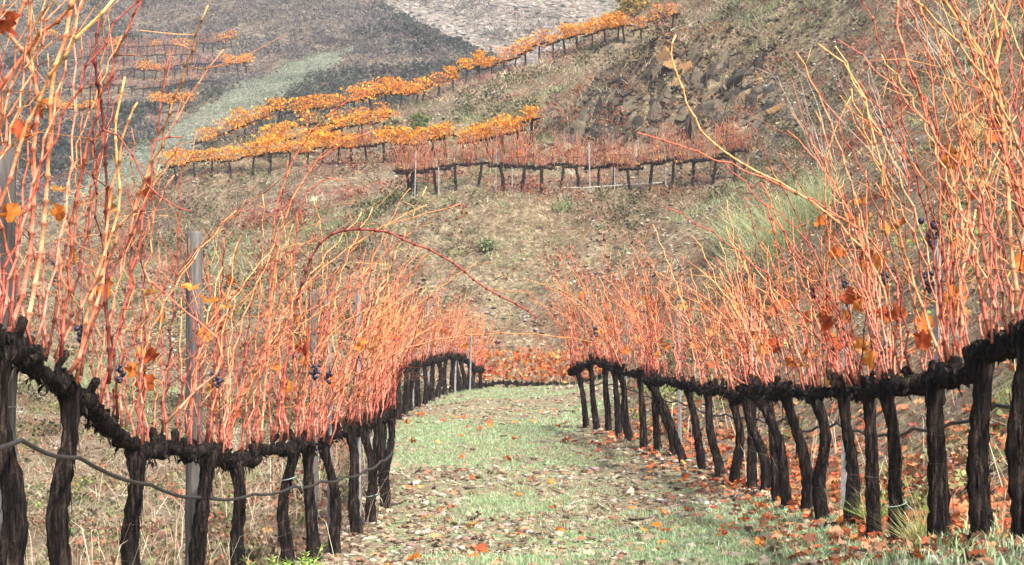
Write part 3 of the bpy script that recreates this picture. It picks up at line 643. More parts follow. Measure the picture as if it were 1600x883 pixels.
far_row([(190, 125), (255, 124), (385, 114)], .85, lambda t: 'leafy' if (.1 < t < .28 or t > .75) else 'bare', 'tiny vine in the second row across the valley', 'vines of the second row across the valley', farz, FR, 1.15)
far_row([(245, 180), (290, 175)], .75, 'leafy', 'bright yellow vine clump beside the far track', 'yellow vines beside the far track', farz, FR, 1.2)
far_row([(60, 75), (80, 72)], .8, 'leafy', 'small yellow vine at the upper left across the valley', 'yellow vines at the upper left', farz, FR, 1.15)
far_row([(85, 185), (145, 183)], .9, 'leafy', 'small yellow vine across the valley below the rows', 'yellow vines at the left across the valley', farz, FR, 1.0)
far_row([(120, 106), (300, 101)], .9, 'bare', 'tiny dark vine between the top rows across the valley', 'vines between the top rows across the valley', farz, FR, 1.1)
far_row([(110, 150), (320, 140)], .95, 'bare', 'tiny dark leafless vine in the third row across the valley', 'vines of the third row across the valley', farz, FR, 1.0)
print('far vines done')

# ------------------------------------------------------------------ posts, wires, hose
def wood_post(x, y, ztop, r, label):
    z0 = float(ground(np.array([x]), np.array([y]))[0]) - .05; H = ztop - z0; mb = MB(); n = 16
    P = [(rgv.normal(0, .003), rgv.normal(0, .003), H * i / n) for i in range(n)] + [(0, 0, H - .01), (0, 0, H)]
    mb.tube(P, [r * (1.05 - .1 * i / n) for i in range(n)] + [r * .95, r * .8], 12, (1, 1, 1), .035, rgv, True, rgv.uniform(-.06, .06, 12))
    o = link('wooden_post', mb.mesh('wooden_post'), M['wood'], loc=(x, y, z0), label=label, cat='post', group='wooden row posts')
    c = MB(); c.tube([(r * 1.06 * math.cos(a), r * 1.06 * math.sin(a), H * .42) for a in np.linspace(0, 6.28, 13)], [.0025] * 13, 4)
    link('wire_band', c.mesh('wire_band'), M['steel'], o)
def px_at(px, y): return (px - 800) / FPX * y
def zat(py, y): return (HOR - py) / FPX * y
wood_post(px_at(313, 8.8) - .03, 8.8, zat(362, 8.8), .044, 'grey weathered wooden post standing inside the near left row')
wood_post(px_at(6, 6.05), 6.05, zat(230, 6.05), .04, 'dark wooden post at the left edge of the picture')
wood_post(px_at(514, 11.4) - .1, 11.4, zat(452, 11.4), .032, 'slim grey post behind the canes of the near left row')
def stake(x, y, ztop, label, group, w_=.013, f=None):
    z0 = float((f or ground)(np.array([x]), np.array([y]))[0]) - .05; H = ztop - z0; t = .005; mb = MB()
    prof = [(-w_, -w_), (w_, -w_), (w_, -w_ + t * 2), (-w_ + t * 2, -w_ + t * 2), (-w_ + t * 2, w_), (-w_, w_)]
    V = [(a, b, 0) for a, b in prof] + [(a, b, H) for a, b in prof]
    mb.add(V, [(i, (i + 1) % 6, 6 + (i + 1) % 6, 6 + i) for i in range(6)] + [tuple(range(5, -1, -1)), tuple(range(6, 12))])
    o = link('metal_stake', mb.mesh('metal_stake', False), M['steel'], loc=(x, y, z0), rot=(rgv.normal(0, .012), rgv.normal(0, .012), rgv.normal(.5, .4)), label=label, cat='stake', group=group)
    for q in (.45, .65, .85):                    # wire hooks
        h = MB(); h.add([(-.006, -w_ - .012, H * q), (.006, -w_ - .012, H * q), (.006, -w_, H * q - .02), (-.006, -w_, H * q - .02), (-.006, -w_ - .012, H * q + .02), (.006, -w_ - .012, H * q + .02)], [(0, 1, 2, 3), (0, 4, 5, 1)])
        link('hook', h.mesh('hook', False), M['steel'], o)
for px, y, pt, lab in ((540, 11.95, 455, 'metal stake beside the leaning trunk in the near left row'), (598, 13.75, 560, 'bright metal stake at the last near trunk of the left row'), (582, 13.1, 455, 'grey metal stake rising through canes of the near left row'),
                       (655, 27.7, 470, 'left of two tall grey stakes in the far left row'), (679, 29.5, 470, 'right of two tall grey stakes in the far left row'), (720, 32.3, 500, 'grey stake near the far end of the left row'), (742, 34, 520, 'last thin stake at the far end of the left row'),
                       (936, 21, 545, 'pale stake beside the farthest trunk of the right row'), (962, 19.6, 458, 'tall pale stake in the far end of the right row'), (1046, 17, 470, 'grey stake between the far trunks of the right row'), (1155, 14, 475, 'grey stake at the middle of the right row'), (1290, 10.2, 440, 'pale weathered stake in the middle right row near a trunk'), (1435, 8, 370, 'grey stake among tall canes of the right row')):
    stake(px_at(px, y) + (-.10 if px < 800 else .10), y, zat(pt, y), lab, 'metal stakes in the near rows')
pts_s = [648, 686, 775, 800, 845, 922, 960, 998, 1040, 1110]
for k, px in enumerate(pts_s):
    p = hit(px, np.interp(px, [648, 780, 920, 1030, 1150], [307, 302, 300, 294, 280])); tall = {922: 222, 998: 215, 775: 232, 648: 238}.get(px, 262)
    stake(p.x, p.y - .06, zat(tall, p.y), ORD[k] + ' thin stake from the left in the mid-slope terrace row', 'stakes of the mid-slope row', .014)
def wire(name, P, r, mat, label, cat, sides=5):
    mb = MB(); mb.tube(P, [r] * len(P), sides, (1, 1, 1)); return link(name, mb.mesh(name), mat, label=label, cat=cat)
def along(tab, h, dx=0., j=.02, hts=None):
    return [(X + dx, Y, float(ground(np.array([X]), np.array([Y]))[0]) + h + (rgv.normal(0, j))) for X, Y in tab]
def dens(P):                                       # subdivide with a small sag between supports
    out = []
    for a, b in zip(P, P[1:]):
        a, b = Vector(a), Vector(b)
        for k in range(5): t = k / 5; out.append(a.lerp(b, t) + Vector((0, 0, -.02 * math.sin(math.pi * t))))
    return out + [Vector(P[-1])]
wire('drip_hose', dens([(-1.58, 3.6, -.22)] + [(X + .05, Y, zz) for (X, Y), zz in zip(LEFT[:12], (-.25, -.26, -.36, -.53, -.66, -.72, -.74, -.76, -.78, -.78, -.76, -.73))]), .008, M['hose'], 'black irrigation hose strung between the near left trunks', 'hose', 7)
wire('drip_hose', dens(along(RIGHT, .52, .05, .015)), .008, M['hose'], 'black irrigation hose strung between the right row trunks', 'hose', 7)
for tab, h, lab in ((LEFT[:12], 1.15, 'upper trellis wire among canes of the near left row'), (LEFT2, 1.15, 'trellis wire along the far left row'), (RIGHT, 1.15, 'upper trellis wire among canes of the right row')):
    wire('trellis_wire', dens(along(tab, h, 0, .01)), .0022, M['steel'], lab, 'wire', 4)
for h, lab in ((.35, 'lower wire of the mid-slope terrace row'), (.95, 'upper wire of the mid-slope terrace row')):
    wire('trellis_wire', [p + Vector((0, -.05, h)) for p in WT], .006, M['hose'], lab, 'wire', 4)
wire('irrigation_pipe', [hit(px, py) + Vector((0, 0, .1)) for px, py in ((865, 300), (920, 299), (980, 296), (1035, 292))], .014, M['pale'], 'pale pipe lying along the foot of the mid-slope row', 'pipe', 6)
for v, fr in ((VR[4], .36), (VL[6], .8), (VL[10], .4)):      # plastic ties round three trunks
    c = Vector(TRUNKP[v.name][int(fr * 26)]); r_ = .047; mb = MB()
    mb.tube([c + Vector((r_ * math.cos(a), r_ * math.sin(a), .012 * math.sin(a + 1))) for a in np.linspace(0, 6.28, 16)], [.0028] * 16, 4)
    mb.tube([c + Vector((r_, 0, 0)), c + Vector((r_ + .03, -.02, -.03)), c + Vector((r_ + .04, -.03, -.07))], [.0022] * 3, 4)
    link('tie', mb.mesh('tie'), M['tie'], v)

# ------------------------------------------------------------------ rock outcrop made of tilted slabs
def hull(rg, n, sx, sy, sz):
    bm = bmesh.new()
    for k in range(n):
        v = Vector(rg.uniform(-1, 1, 3)); m = max(abs(q) for q in v); v = v / m * rg.uniform(.75, 1)
        bm.verts.new((v.x * sx, v.y * sy, v.z * sz))
    r = bmesh.ops.convex_hull(bm, input=bm.verts[:]); junk = list({g for g in r['geom_interior'] + r['geom_unused'] if isinstance(g, bmesh.types.BMVert)})
    bmesh.ops.delete(bm, geom=junk, context='VERTS')
    me = bpy.data.meshes.new('slab'); bm.to_mesh(me); bm.free(); return me
def set_col(me, c, jit=.12):
    a = me.attributes.new('Col', 'FLOAT_COLOR', 'POINT'); n = len(me.vertices); cc = np.ones((n, 4), np.float32); cc[:, :3] = np.array(c) * rg0.uniform(1 - jit, 1 + jit, (n, 1)); a.data.foreach_set('color', cc.ravel())
ROCKCOL = [(.05, .040, .031), (.075, .06, .044), (.11, .088, .065), (.035, .029, .024), (.06, .052, .034), (.20, .11, .048), (.075, .062, .043), (.09, .073, .052), (.04, .034, .028)]
c0 = hit(1040, 190)
out = empty('rock_outcrop', c0, 'dark layered rock outcrop jutting from the hillside below the ridge row', 'rock')
SLAB = []
for k in range(18):
    me = hull(rg0, 14, 1, .7, .35); set_col(me, ROCKCOL[k % 9]); me.materials.append(M['rock']); SLAB.append(me)
for k in range(240):
    t = rgv.random(); px = 900 + 320 * t; top = np.interp(px, [900, 960, 1040, 1120, 1220], [185, 130, 88, 92, 120]); bot = np.interp(px, [900, 1000, 1100, 1220], [225, 235, 215, 200])
    p = hit(px, rgv.uniform(top, bot)); s_ = rgv.choice([.1, .13, .17, .24, .32]) * rgv.uniform(.8, 1.2)
    if p is None: continue
    ci = rgv.integers(0, 18)
    link('slab', SLAB[ci], None, out, p - c0 + Vector((0, 0, .0)), (rgv.normal(.7, .35), rgv.normal(-.85, .3), rgv.normal(.3, .5)), (s_ * rgv.uniform(1.0, 2.1), s_, s_ * rgv.uniform(.6, 1.2)))
# ------------------------------------------------------------------ stones and fallen leaves one can pick out
STONECOL = [(.25, .21, .155), (.29, .255, .20), (.19, .155, .115), (.15, .118, .09), (.33, .295, .24), (.23, .165, .115)]
TONE = ['tan', 'pale grey', 'brown', 'dark brown', 'whitish', 'reddish brown']
STONE = []
for k in range(16):
    me = hull(rg0, 13, 1, .7, .32); set_col(me, STONECOL[k % 6]); me.materials.append(M['stone']); STONE.append(me)
def on_ground(x, y): return Vector((x, y, float(ground(np.array([x]), np.array([y]))[0])))
for k in range(150):
    y = 7.2 * (24 / 7.2) ** rgv.random(); x = rgv.uniform(rowx(LALL, y) + .15, rowx(RALL, y) - .2)
    if fbm(x * .5, y * .5, 71, 3) < .42: x = rgv.uniform(rowx(LALL, y) + .1, rowx(LALL, y) + .7)
    p = on_ground(x, y); s_ = rgv.uniform(.02, .055) * (1 + .02 * y)
    si = int(rgv.integers(0, 16)); link('stone', STONE[si], None, None, p + Vector((0, 0, s_ * .12)), (rgv.normal(0, .25), rgv.normal(0, .25), rgv.uniform(0, 6.28)), (s_ * rgv.uniform(.8, 1.4), s_, s_), label=TONE[si % 6] + ' schist stone lying flat on the path', cat='stone', group=TONE[si % 6] + ' stones on the path')
for px, y, s_ in ((285, 8.4, .10), (265, 8.2, .08), (430, 9.9, .07), (415, 9.4, .06), (350, 9.3, .09), (385, 10.3, .07), (270, 8.9, .11), (340, 9.9, .08)):
    p = on_ground(px_at(px, y), y + .1)
    link('stone', STONE[rgv.integers(0, 16)], None, None, p + Vector((0, 0, .03)), (rgv.normal(0, .3), rgv.normal(0, .3), rgv.uniform(0, 6.28)), (s_, s_, s_), label='pale stone at the foot of the near left trunks', cat='stone', group='stones below the left row')
def flat_leaf(x, y, s_, label, group):
    p = on_ground(x, y); me = LEAVES[rgv.integers(0, 10)]
    link('fallen_leaf', me, None, None, p + Vector((0, 0, .035)), (rgv.normal(0, .35), rgv.normal(0, .35), rgv.uniform(0, 6.28)), (s_,) * 3, label=label, cat='leaf', group=group)
for k in range(70):
    y = 7.4 * (26 / 7.4) ** rgv.random(); x = rgv.uniform(rowx(LALL, y) + .2, rowx(RALL, y) - .15)
    flat_leaf(x, y, rgv.uniform(.045, .085) * (1 + .015 * y), 'curled orange vine leaf lying on the grassy path', 'fallen leaves on the path')
for k in range(110):
    y = 6.3 * (18 / 6.3) ** rgv.random(); x = rowx(RALL, y) + rgv.normal(.12, .2)
    flat_leaf(x, y, rgv.uniform(.045, .085), 'red-orange fallen leaf heaped under the right vine row', 'fallen leaves under the right row')
for k in range(40):
    y = 6.5 * (14 / 6.5) ** rgv.random(); x = rowx(LALL, y) + rgv.normal(-.4, .3)
    flat_leaf(x, y, rgv.uniform(.06, .1), 'reddish fallen leaf below the near left vine row', 'fallen leaves under the left row')
print('objects done')

# ------------------------------------------------------------------ ground cover
def blade_tuft(rg, n, h, spread, wid, droop=.5):
    V, F, S = [], [], []
    for k in range(n):
        a = rg.uniform(0, 6.28); hh = h * rg.uniform(.5, 1.1); ox, oy = rg.normal(0, spread * .35, 2); lean = rg.uniform(.1, 1) * droop
        dx, dy = math.cos(a), math.sin(a); wx, wy = -dy * wid, dx * wid; i = len(V)
        b = np.array((ox, oy, -.03 * h)); m = b + np.array((dx * lean * hh * .3, dy * lean * hh * .3, hh * .6)); t = b + np.array((dx * lean * hh, dy * lean * hh, hh * (1 - .25 * lean)))
        W = np.array((wx, wy, 0)); V += [b - W, b + W, m - W * .8, m + W * .8, t]; F += [(i, i + 1, i + 3), (i, i + 3, i + 2), (i + 2, i + 3, i + 4)]
        s_ = rg.uniform(.7, 1.2); S += [s_] * 5
    return np.array(V), np.array(F), np.array(S)
def blade_simple(rg, n, h, spread, wid, droop):
    V, F, S = [], [], []
    for k in range(n):
        a = rg.uniform(0, 6.28); hh = h * rg.uniform(.45, 1.15); ox, oy = rg.normal(0, spread * .4, 2); l = rg.uniform(.1, 1) * droop; b_ = rg.uniform(0, 6.28)
        wx, wy = math.cos(b_) * wid, math.sin(b_) * wid; i = len(V)
        V += [(ox - wx, oy - wy, -.02 * h), (ox + wx, oy + wy, -.02 * h), (ox + math.cos(a) * l * hh, oy + math.sin(a) * l * hh, hh / (1 + .5 * l))]; F.append((i, i + 1, i + 2)); S += [rg.uniform(.65, 1.25)] * 3
    return np.array(V), np.array(F), np.array(S)
def cover(name, temps, P, sc, C, mat, label, tilt=None):
    V, F, Cc = scatter(temps, P, rng.uniform(0, 6.28, len(P)), sc, C, tilt); return link(name, mesh_np(name, V, F, Cc), mat, kind='stuff', label=label)
def fan_pts(n, u0, u1, y0, y1, keep=None, back=0.):
    y = y0 * (y1 / y0) ** rng.random(n); x = rng.uniform(u0, u1, n) * (y + back)
    if keep is not None: k = keep(x, y); x, y = x[k], y[k]
    return x, y
def inpath(x, y, m=0.): return (x > rowx(LALL, y) + m) & (x < rowx(RALL, y) - m) & (y < 34.5)
def P3(x, y, dz=0.): return np.stack([x, y, ground(x, y) + dz], 1)
rgt = np.random.default_rng(3)
GREENP = [(.27, .41, .21), (.21, .33, .15), (.36, .46, .30), (.29, .35, .17), (.40, .41, .27)]
DRY = [(.46, .38, .265), (.37, .295, .20), (.26, .20, .135), (.54, .47, .345), (.20, .15, .10), (.36, .235, .165), (.34, .30, .19)]
# short grass of the path, in patches
x, y = fan_pts(130000, -.3, .3, 6.2, 35, lambda x, y: inpath(x, y, -.1) & (fbm(x * .9, y * .5, 61, 4) + rng.normal(0, .07, len(x)) > .53))
x = x[:36000]; y = y[:36000]
t = [blade_simple(rgt, 8, .030, .055, .0026, 1.1) for _ in range(8)]
cover('path_grass', t, P3(x, y), rng.uniform(.5, 1.3, len(x)) * (1 + y * .018), pick(GREENP, len(x), .16), M['grass'], 'short pale green grass growing in patches on the path')
# stone chips
CH = []
for k in range(8):
    V = np.array([(1, 0, 0), (-1, 0, 0), (0, .75, 0), (0, -.75, 0), (0, 0, .35), (0, 0, -.35)], float) * rgt.uniform(.6, 1.2, (6, 1)) + rgt.normal(0, .12, (6, 3))
    CH.append((V, np.array([(0, 2, 4), (2, 1, 4), (1, 3, 4), (3, 0, 4), (2, 0, 5), (1, 2, 5), (3, 1, 5), (0, 3, 5)])))
x, y = fan_pts(30000, -.3, .3, 6.2, 34, lambda x, y: inpath(x, y, -.15) & (fbm(x * .9, y * .5, 61, 4) + rng.normal(0, .07, len(x)) < .53)); x, y = x[:14000], y[:14000]
cover('stone_chips', CH, P3(x, y, .004), rng.uniform(.1, 1, len(x)) ** 2 * .05 * (1 + y * .012) + .006, pick(STONECOL + [(.16, .115, .08), (.12, .09, .065), (.33, .29, .24)], len(x), .2), M['stone'], 'scattered schist chips and clods on the path', rng.normal(0, .3, len(x)))
# leaf litter (small dry leaves)
LT = [leaf_geo(rgt, rgt.uniform(.2, 1.0)) for _ in range(6)]
x, y = fan_pts(9000, -.3, .3, 6.2, 32, lambda x, y: inpath(x, y, -.2) & (fbm(x * .9, y * .5, 61, 4) + rng.normal(0, .08, len(x)) < .54)); x, y = x[:3000], y[:3000]
cover('leaf_litter', LT, P3(x, y, .02), rng.uniform(.025, .06, len(x)) * (1 + y * .012), pick([(.40, .31, .22), (.50, .41, .31), (.32, .21, .14), (.52, .28, .16), (.22, .15, .10), (.46, .38, .27)], len(x), .2), M['leaf'], 'small brown dry leaves littering the path', rng.normal(0, .4, len(x)))
y = 6 * (20 / 6) ** rng.random(1700); x = rowx(RALL, y) + rng.normal(.25, .32, len(y))
cover('leaf_litter', LT, P3(x, y, .03), rng.uniform(.04, .085, len(x)), pick([(.60, .16, .06), (.60, .24, .10), (.48, .11, .05), (.40, .18, .10), (.62, .34, .2), (.26, .13, .08)], len(x), .15), M['leaf'], 'red and orange leaf litter beneath the right vine row', rng.normal(0, .5, len(x)))
# long pale straws
y = 6.2 * (18 / 6.2) ** rng.random(420); x = rowx(LALL, y) - np.abs(rng.normal(.2, 1.0, len(y)))
x2 = np.concatenate([x, rowx(RALL, y[:160]) + np.abs(rng.normal(.3, .7, 160))]); y2 = np.concatenate([y, y[:160]])
cover('straw', [blade_tuft(rgt, 2, .5, .1, .0022, 1.5) for _ in range(8)], P3(x2, y2), rng.uniform(.5, 1.2, len(x2)), pick([(.62, .54, .38), (.52, .44, .30), (.55, .40, .28)], len(x2), .12), M['grass'], 'long pale straw stalks leaning between the trunks')
# lush foreground grass at the lower right
y = rng.uniform(5.6, 7.4, 420); x = rng.uniform(.8, 2.3, 420)
cover('foreground_grass', [blade_tuft(rgt, 8, .075, .06, .003, .9) for _ in range(5)], P3(x, y), rng.uniform(.6, 1.3, len(x)), pick(GREENP + [(.30, .42, .16)], len(x), .15), M['grass'], 'green grass at the lower right edge of the path')
# grass of the banks and hillsides
def hill_keep(x, y): return ~inpath(x, y, -.12)
x, y = fan_pts(17000, -.36, .36, 5.5, 36, lambda x, y: hill_keep(x, y) & (fbm(x * .8, y * .8, 83, 3) + rng.normal(0, .06, len(x)) < .58))
t = [blade_simple(rgt, 16, .26, .22, .0035, 1.7) for _ in range(9)]
gsel = fbm(x * .45, y * .45, 81, 3); cc = pick(DRY, len(x), .2); gm = gsel + rng.normal(0, .05, len(x)) > np.where(x < 0, .66, .56); cc[gm] = pick([(.20, .24, .09), (.28, .31, .14), (.15, .20, .06)], gm.sum(), .2)
near_row = np.minimum(np.abs(x - rowx(LALL, y)), np.abs(x - rowx(RALL, y))); sz = rng.uniform(.3, 1.15, len(x)) * np.clip(.3 + near_row * .45, .3, 1) * np.where(x > 0, .7, .9)
cover('dry_grass', t, P3(x, y), sz, cc, M['grass'], 'dry straw-coloured grass on the banks beside the rows')
x, y = fan_pts(40000, -.37, .40, 34, 106, lambda x, y: fbm(x * .33, y * .33, 141, 4) + rng.normal(0, .05, len(x)) < .57)
t = [blade_simple(rgt, 14, .30, .45, .009, 1.9) for _ in range(10)]
g = fbm(x * .22, y * .22, 91, 4); g2 = fbm(x * .4, y * .4, 97, 4); cc = pick(DRY, len(x), .22); dk = fbm(x * .18, y * .18, 93, 3); cc[dk > .52] *= .62; cc *= np.where(dk < .42, 1.2, 1.)[:, None]
m1 = g + rng.normal(0, .05, len(x)) > .525; cc[m1] = pick([(.20, .24, .10), (.28, .33, .17), (.15, .18, .07), (.34, .36, .22), (.24, .31, .16)], m1.sum(), .2)
m2 = (g2 + rng.normal(0, .04, len(x)) > .64); cc[m2] = pick([(.33, .14, .10), (.40, .19, .13), (.28, .12, .09)], m2.sum(), .2)
cover('hill_grass', t, P3(x, y), rng.uniform(.4, 1.35, len(x)) * np.clip(y / 55, .8, 1.4), cc, M['grass'], 'mixed dry and green grass covering the hillside')
x, y = fan_pts(15000, -.36, .40, 6, 100, lambda x, y: hill_keep(x, y) & (fbm(x * .3, y * .3, 101, 4) + rng.normal(0, .06, len(x)) > .5))
cover('slope_stones', CH, P3(x, y, .01), rng.uniform(.03, .11, len(x)) * np.clip(y / 40, .35, 1.3), pick([(.24, .21, .17), (.18, .155, .125), (.29, .26, .21), (.13, .115, .10)], len(x), .2), M['stone'], 'loose shale and stones strewn over the slope', rng.normal(0, .4, len(x)))
x, y = fan_pts(1500, .06, .36, 6, 40, lambda x, y: x > rowx(RALL, y) + .2)
cover('leaf_litter', LT, P3(x, y, .04), rng.uniform(.05, .1, len(x)), pick([(.55, .18, .08), (.48, .16, .09), (.60, .30, .14)], len(x), .2), M['leaf'], 'reddish leaves scattered over the right bank', rng.normal(0, .5, len(x)))
# far scrub and scree
def low_weeds(n, u0, u1, y0, y1, keep, pal, lab, lo=.1, hi=.32):
    x, y = fan_pts(n, u0, u1, y0, y1, keep)
    T = []
    for k in range(6): V, F, C = leaf_quads(rgt, 30, (.5, .5, .28), .075, [(1, 1, 1)], .2); T.append((V, F, C[:, 0] * rgt.uniform(.7, 1.2, len(C))))
    cover('low_weeds', T, P3(x, y), rng.uniform(lo, hi, len(x)), pick(pal, len(x), .2), M['grass'], lab)
n = 900; x = rng.normal(5.0, 2.6, n); y = rng.normal(59, 2.2, n)
cover('dry_grass', [blade_simple(rgt, 16, .38, .4, .009, 1.9) for _ in range(6)], P3(x, y), rng.uniform(.4, 1.2, n), pick(DRY + [(.26, .26, .12)], n, .2), M['grass'], 'dry grass hanging over the rock outcrop')
low_weeds(2600, -.34, 0, 7, 36, lambda x, y: x < rowx(LALL, y) - .2, [(.16, .13, .07), (.12, .12, .05), (.24, .11, .06), (.26, .2, .12), (.18, .22, .08), (.3, .12, .07)], 'brown and green weeds behind the left row')
low_weeds(2400, .05, .36, 6, 36, lambda x, y: (x > rowx(RALL, y) + .25) & (fbm(x * .7, y * .7, 163, 3) > .45), [(.2, .26, .08), (.15, .2, .06), (.26, .13, .07), (.2, .16, .09), (.3, .3, .13), (.34, .13, .07)], 'green and rusty weeds on the right bank')
n = 9000; x = rng.normal(5.0, 2.5, n); y = rng.normal(57.4, 2.1, n)
cover('outcrop_rubble', CH, P3(x, y, .0), rng.uniform(.25, 1, n) ** 2 * .13, pick([(.055, .042, .029), (.085, .066, .045), (.035, .029, .022), (.12, .094, .066), (.16, .095, .05), (.07, .06, .036)], n, .25), M['rock'], 'dark broken shale around the rock outcrop', rng.normal(-.6, .4, n))
def bush_t(rg, n):
    V, F, C = leaf_quads(rg, n, (.6, .6, .30), .085, [(1, 1, 1)], .22); return V, F, C[:, 0] * rg.uniform(.7, 1.25, len(C))
BT = [bush_t(rgt, 20) for _ in range(8)]
x, y = fan_pts(12000, -.37, .40, 20, 104, lambda x, y: hill_keep(x, y) & (y > 24) & (fbm(x * .25, y * .25, 151, 4) + rng.normal(0, .05, len(x)) > .5))
BS = []
for k in range(6):
    V, F, C = leaf_quads(rgt, 40, (.5, .5, .3), .055, [(1, 1, 1)], .22); BS.append((V, F, C[:, 0] * rgt.uniform(.7, 1.2, len(C))))
cc = pick([(.10, .105, .045), (.14, .11, .065), (.065, .062, .032), (.17, .185, .075), (.27, .21, .125)], len(x), .22); rs = fbm(x * .3, y * .3, 157, 3) + rng.normal(0, .05, len(x)) > .56; cc[rs] = pick([(.30, .10, .055), (.24, .09, .055), (.36, .15, .08)], rs.sum(), .2)
cover('hill_scrub', BS, P3(x, y), rng.uniform(.25, .95, len(x)) * np.clip(y / 50, .6, 1.3), cc, M['foliage'], 'low dark and reddish scrub dotted over the hillside')
x, y = fan_pts(9000, -.2, .2, 36, 90, lambda x, y: fbm(x * .33, y * .33, 141, 4) + rng.normal(0, .04, len(x)) > .55)
cover('slope_stones', CH, P3(x, y, .01), rng.uniform(.03, .11, len(x)), pick([(.28, .255, .21), (.22, .195, .16), (.33, .30, .26), (.15, .135, .11)], len(x), .2), M['stone'], 'patches of bare broken shale on the hillside', rng.normal(.3, .4, len(x)))
def off_rows(x, y):
    k = np.ones(len(x), bool)
    for a, b in zip(FARROWS, FARROWS[1:]):
        if (a - b).length < 12: xs = np.interp(x, sorted((a.x, b.x)), [a.y, b.y] if a.x < b.x else [b.y, a.y]); k &= ~((x > min(a.x, b.x) - .5) & (x < max(a.x, b.x) + .5) & (y > xs - 3) & (y < xs + 1))
    return k
x, y = fan_pts(22000, -.33, .03, 108, 215, lambda x, y: (~track_mask(x, y, .3) | (~track_mask(x, y, -.4) & (rng.random(len(x)) < .35))) & off_rows(x, y) & (fbm(x * .07, y * .07, 111, 4) + rng.normal(0, .09, len(x)) > .44))
gg = fbm(x * .06, y * .06, 121, 3); cc = pick([(.15, .125, .115), (.20, .17, .155), (.12, .11, .105), (.21, .18, .15)], len(x), .12); m1 = gg + rng.normal(0, .04, len(x)) > .55; cc[m1] = pick([(.075, .085, .06), (.10, .11, .075), (.06, .07, .055)], m1.sum(), .2)
cover('far_scrub', BT, np.stack([x, y, farz(x, y)], 1), rng.uniform(.5, 1.5, len(x)), cc, M['foliage'], 'low grey scrub covering the far hillside')
x, y = fan_pts(1500, -.33, .03, 112, 200, lambda x, y: ~track_mask(x, y, .8) & off_rows(x, y) & ((fbm(x * .05, y * .05, 171, 3) + rng.normal(0, .05, len(x)) > .56) | ((x / y > -.075) & (x / y < -.02) & (rng.random(len(x)) < .5))))
cover('far_bushes', [bush_t(rgt, 60) for _ in range(5)], np.stack([x, y, farz(x, y)], 1), rng.uniform(1.0, 2.4, len(x)), pick([(.05, .06, .045), (.07, .075, .05), (.09, .08, .06), (.06, .065, .055)], len(x), .2), M['foliage'], 'dark bushes massed on the far hillside')
x, y = fan_pts(26000, -.25, 0, 112, 165, lambda x, y: track_mask(x, y, .2))
cover('track_grass', [blade_simple(rgt, 10, .16, .9, .02, 1.5) for _ in range(6)], np.stack([x, y, farz(x, y)], 1), rng.uniform(.5, 1.4, len(x)), pick([(.15, .21, .125), (.18, .215, .15), (.14, .18, .105), (.20, .205, .165), (.17, .155, .125)], len(x), .15) * np.interp(fbm(x * .3, y * .3, 181, 3), [.3, .7], [.75, 1.2])[:, None], M['grass'], 'short grass on the far track')
x, y = fan_pts(7000, -.14, .16, 215, 315)
cover('scree_stones', CH, np.stack([x, y, rubz(x, y)], 1), rng.uniform(.2, .8, len(x)), pick([(.26, .235, .205), (.20, .18, .155), (.32, .29, .26), (.15, .135, .11), (.23, .18, .15)], len(x), .18), M['stone'], 'pale blocks of rubble on the distant slope', rng.normal(0, .4, len(x)))
x, y = fan_pts(3500, -.14, .16, 215, 315, lambda x, y: fbm(x * .08, y * .08, 131, 3) > .5)
cover('scree_scrub', BT, np.stack([x, y, rubz(x, y)], 1), rng.uniform(1, 2.6, len(x)), pick([(.16, .15, .10), (.20, .16, .12), (.24, .17, .14)], len(x), .2), M['foliage'], 'sparse scrub among the rubble of the distant slope')

# ------------------------------------------------------------------ single shrubs and plants
def shrub(name, p, s_, pal, n, box, leaf, label, stems=5, cat='shrub', trunk=False):
    e = empty(name, p, label, cat); mb = MB()
    for k in range(stems):
        a = rgv.uniform(0, 6.28); h = rgv.uniform(.5, 1) * box[2] * 2; d = Vector((math.cos(a), math.sin(a), 0)) * box[0] * rgv.uniform(.3, .9)
        mb.tube([(0, 0, -.05), d * .4 + Vector((0, 0, h * .5)), d + Vector((0, 0, h))], [.02 * s_, .012 * s_, .004 * s_], 4, (.16, .12, .09))
    link('trunk' if trunk else 'stems', mb.mesh('stems'), M['foliage'], e)
    V, F, C = leaf_quads(rgv, n, box, leaf, pal, box[2] * 1.05); link('crown' if trunk else 'foliage', mesh_np('foliage', V, F, C), M['foliage'], e, kind='stuff')
    return e
shrub('shrub', hit(655, 210), 1, [(.14, .19, .06), (.20, .25, .09), (.10, .14, .05)], 420, (.45, .4, .38), .06, 'small green bush on the slope above the orange row')
shrub('shrub', hit(618, 214), 1, [(.30, .27, .14), (.36, .30, .18), (.24, .22, .11)], 420, (.55, .4, .38), .06, 'dry olive shrub beside the small green bush')
shrub('tree', hit(988, 28), 1.6, [(.45, .30, .05), (.36, .26, .07), (.25, .20, .08), (.5, .36, .08)], 900, (.7, .6, .85), .085, 'small yellowing tree at the top above the ridge row', 7, 'tree', True)
shrub('shrub', hit(760, 395), 1, [(.20, .24, .11), (.28, .30, .17)], 200, (.3, .3, .16), .05, 'pale green clump on the bank above the path end')
def tussock(px, py, n, h, spread, pal, label, name='grass_tussock', wid=.006, p=None):
    p = p or hit(px, py); V, F, S = blade_simple(rgv, n * 2, h, spread * .33, wid * .8, 1.5); C = np.repeat(pick(pal, n * 2, .15), 3, 0)
    rx, ry = np.repeat(V[0::3, 0], 3), np.repeat(V[0::3, 1], 3); V[:, 2] += ground(p.x + rx, p.y + ry) - p.z
    me = mesh_np(name, V, F, C); link(name, me, M['grass'], loc=p, label=label, cat='grass tussock')
GT = [(.34, .40, .20), (.42, .45, .26), (.28, .36, .15), (.50, .46, .30)]
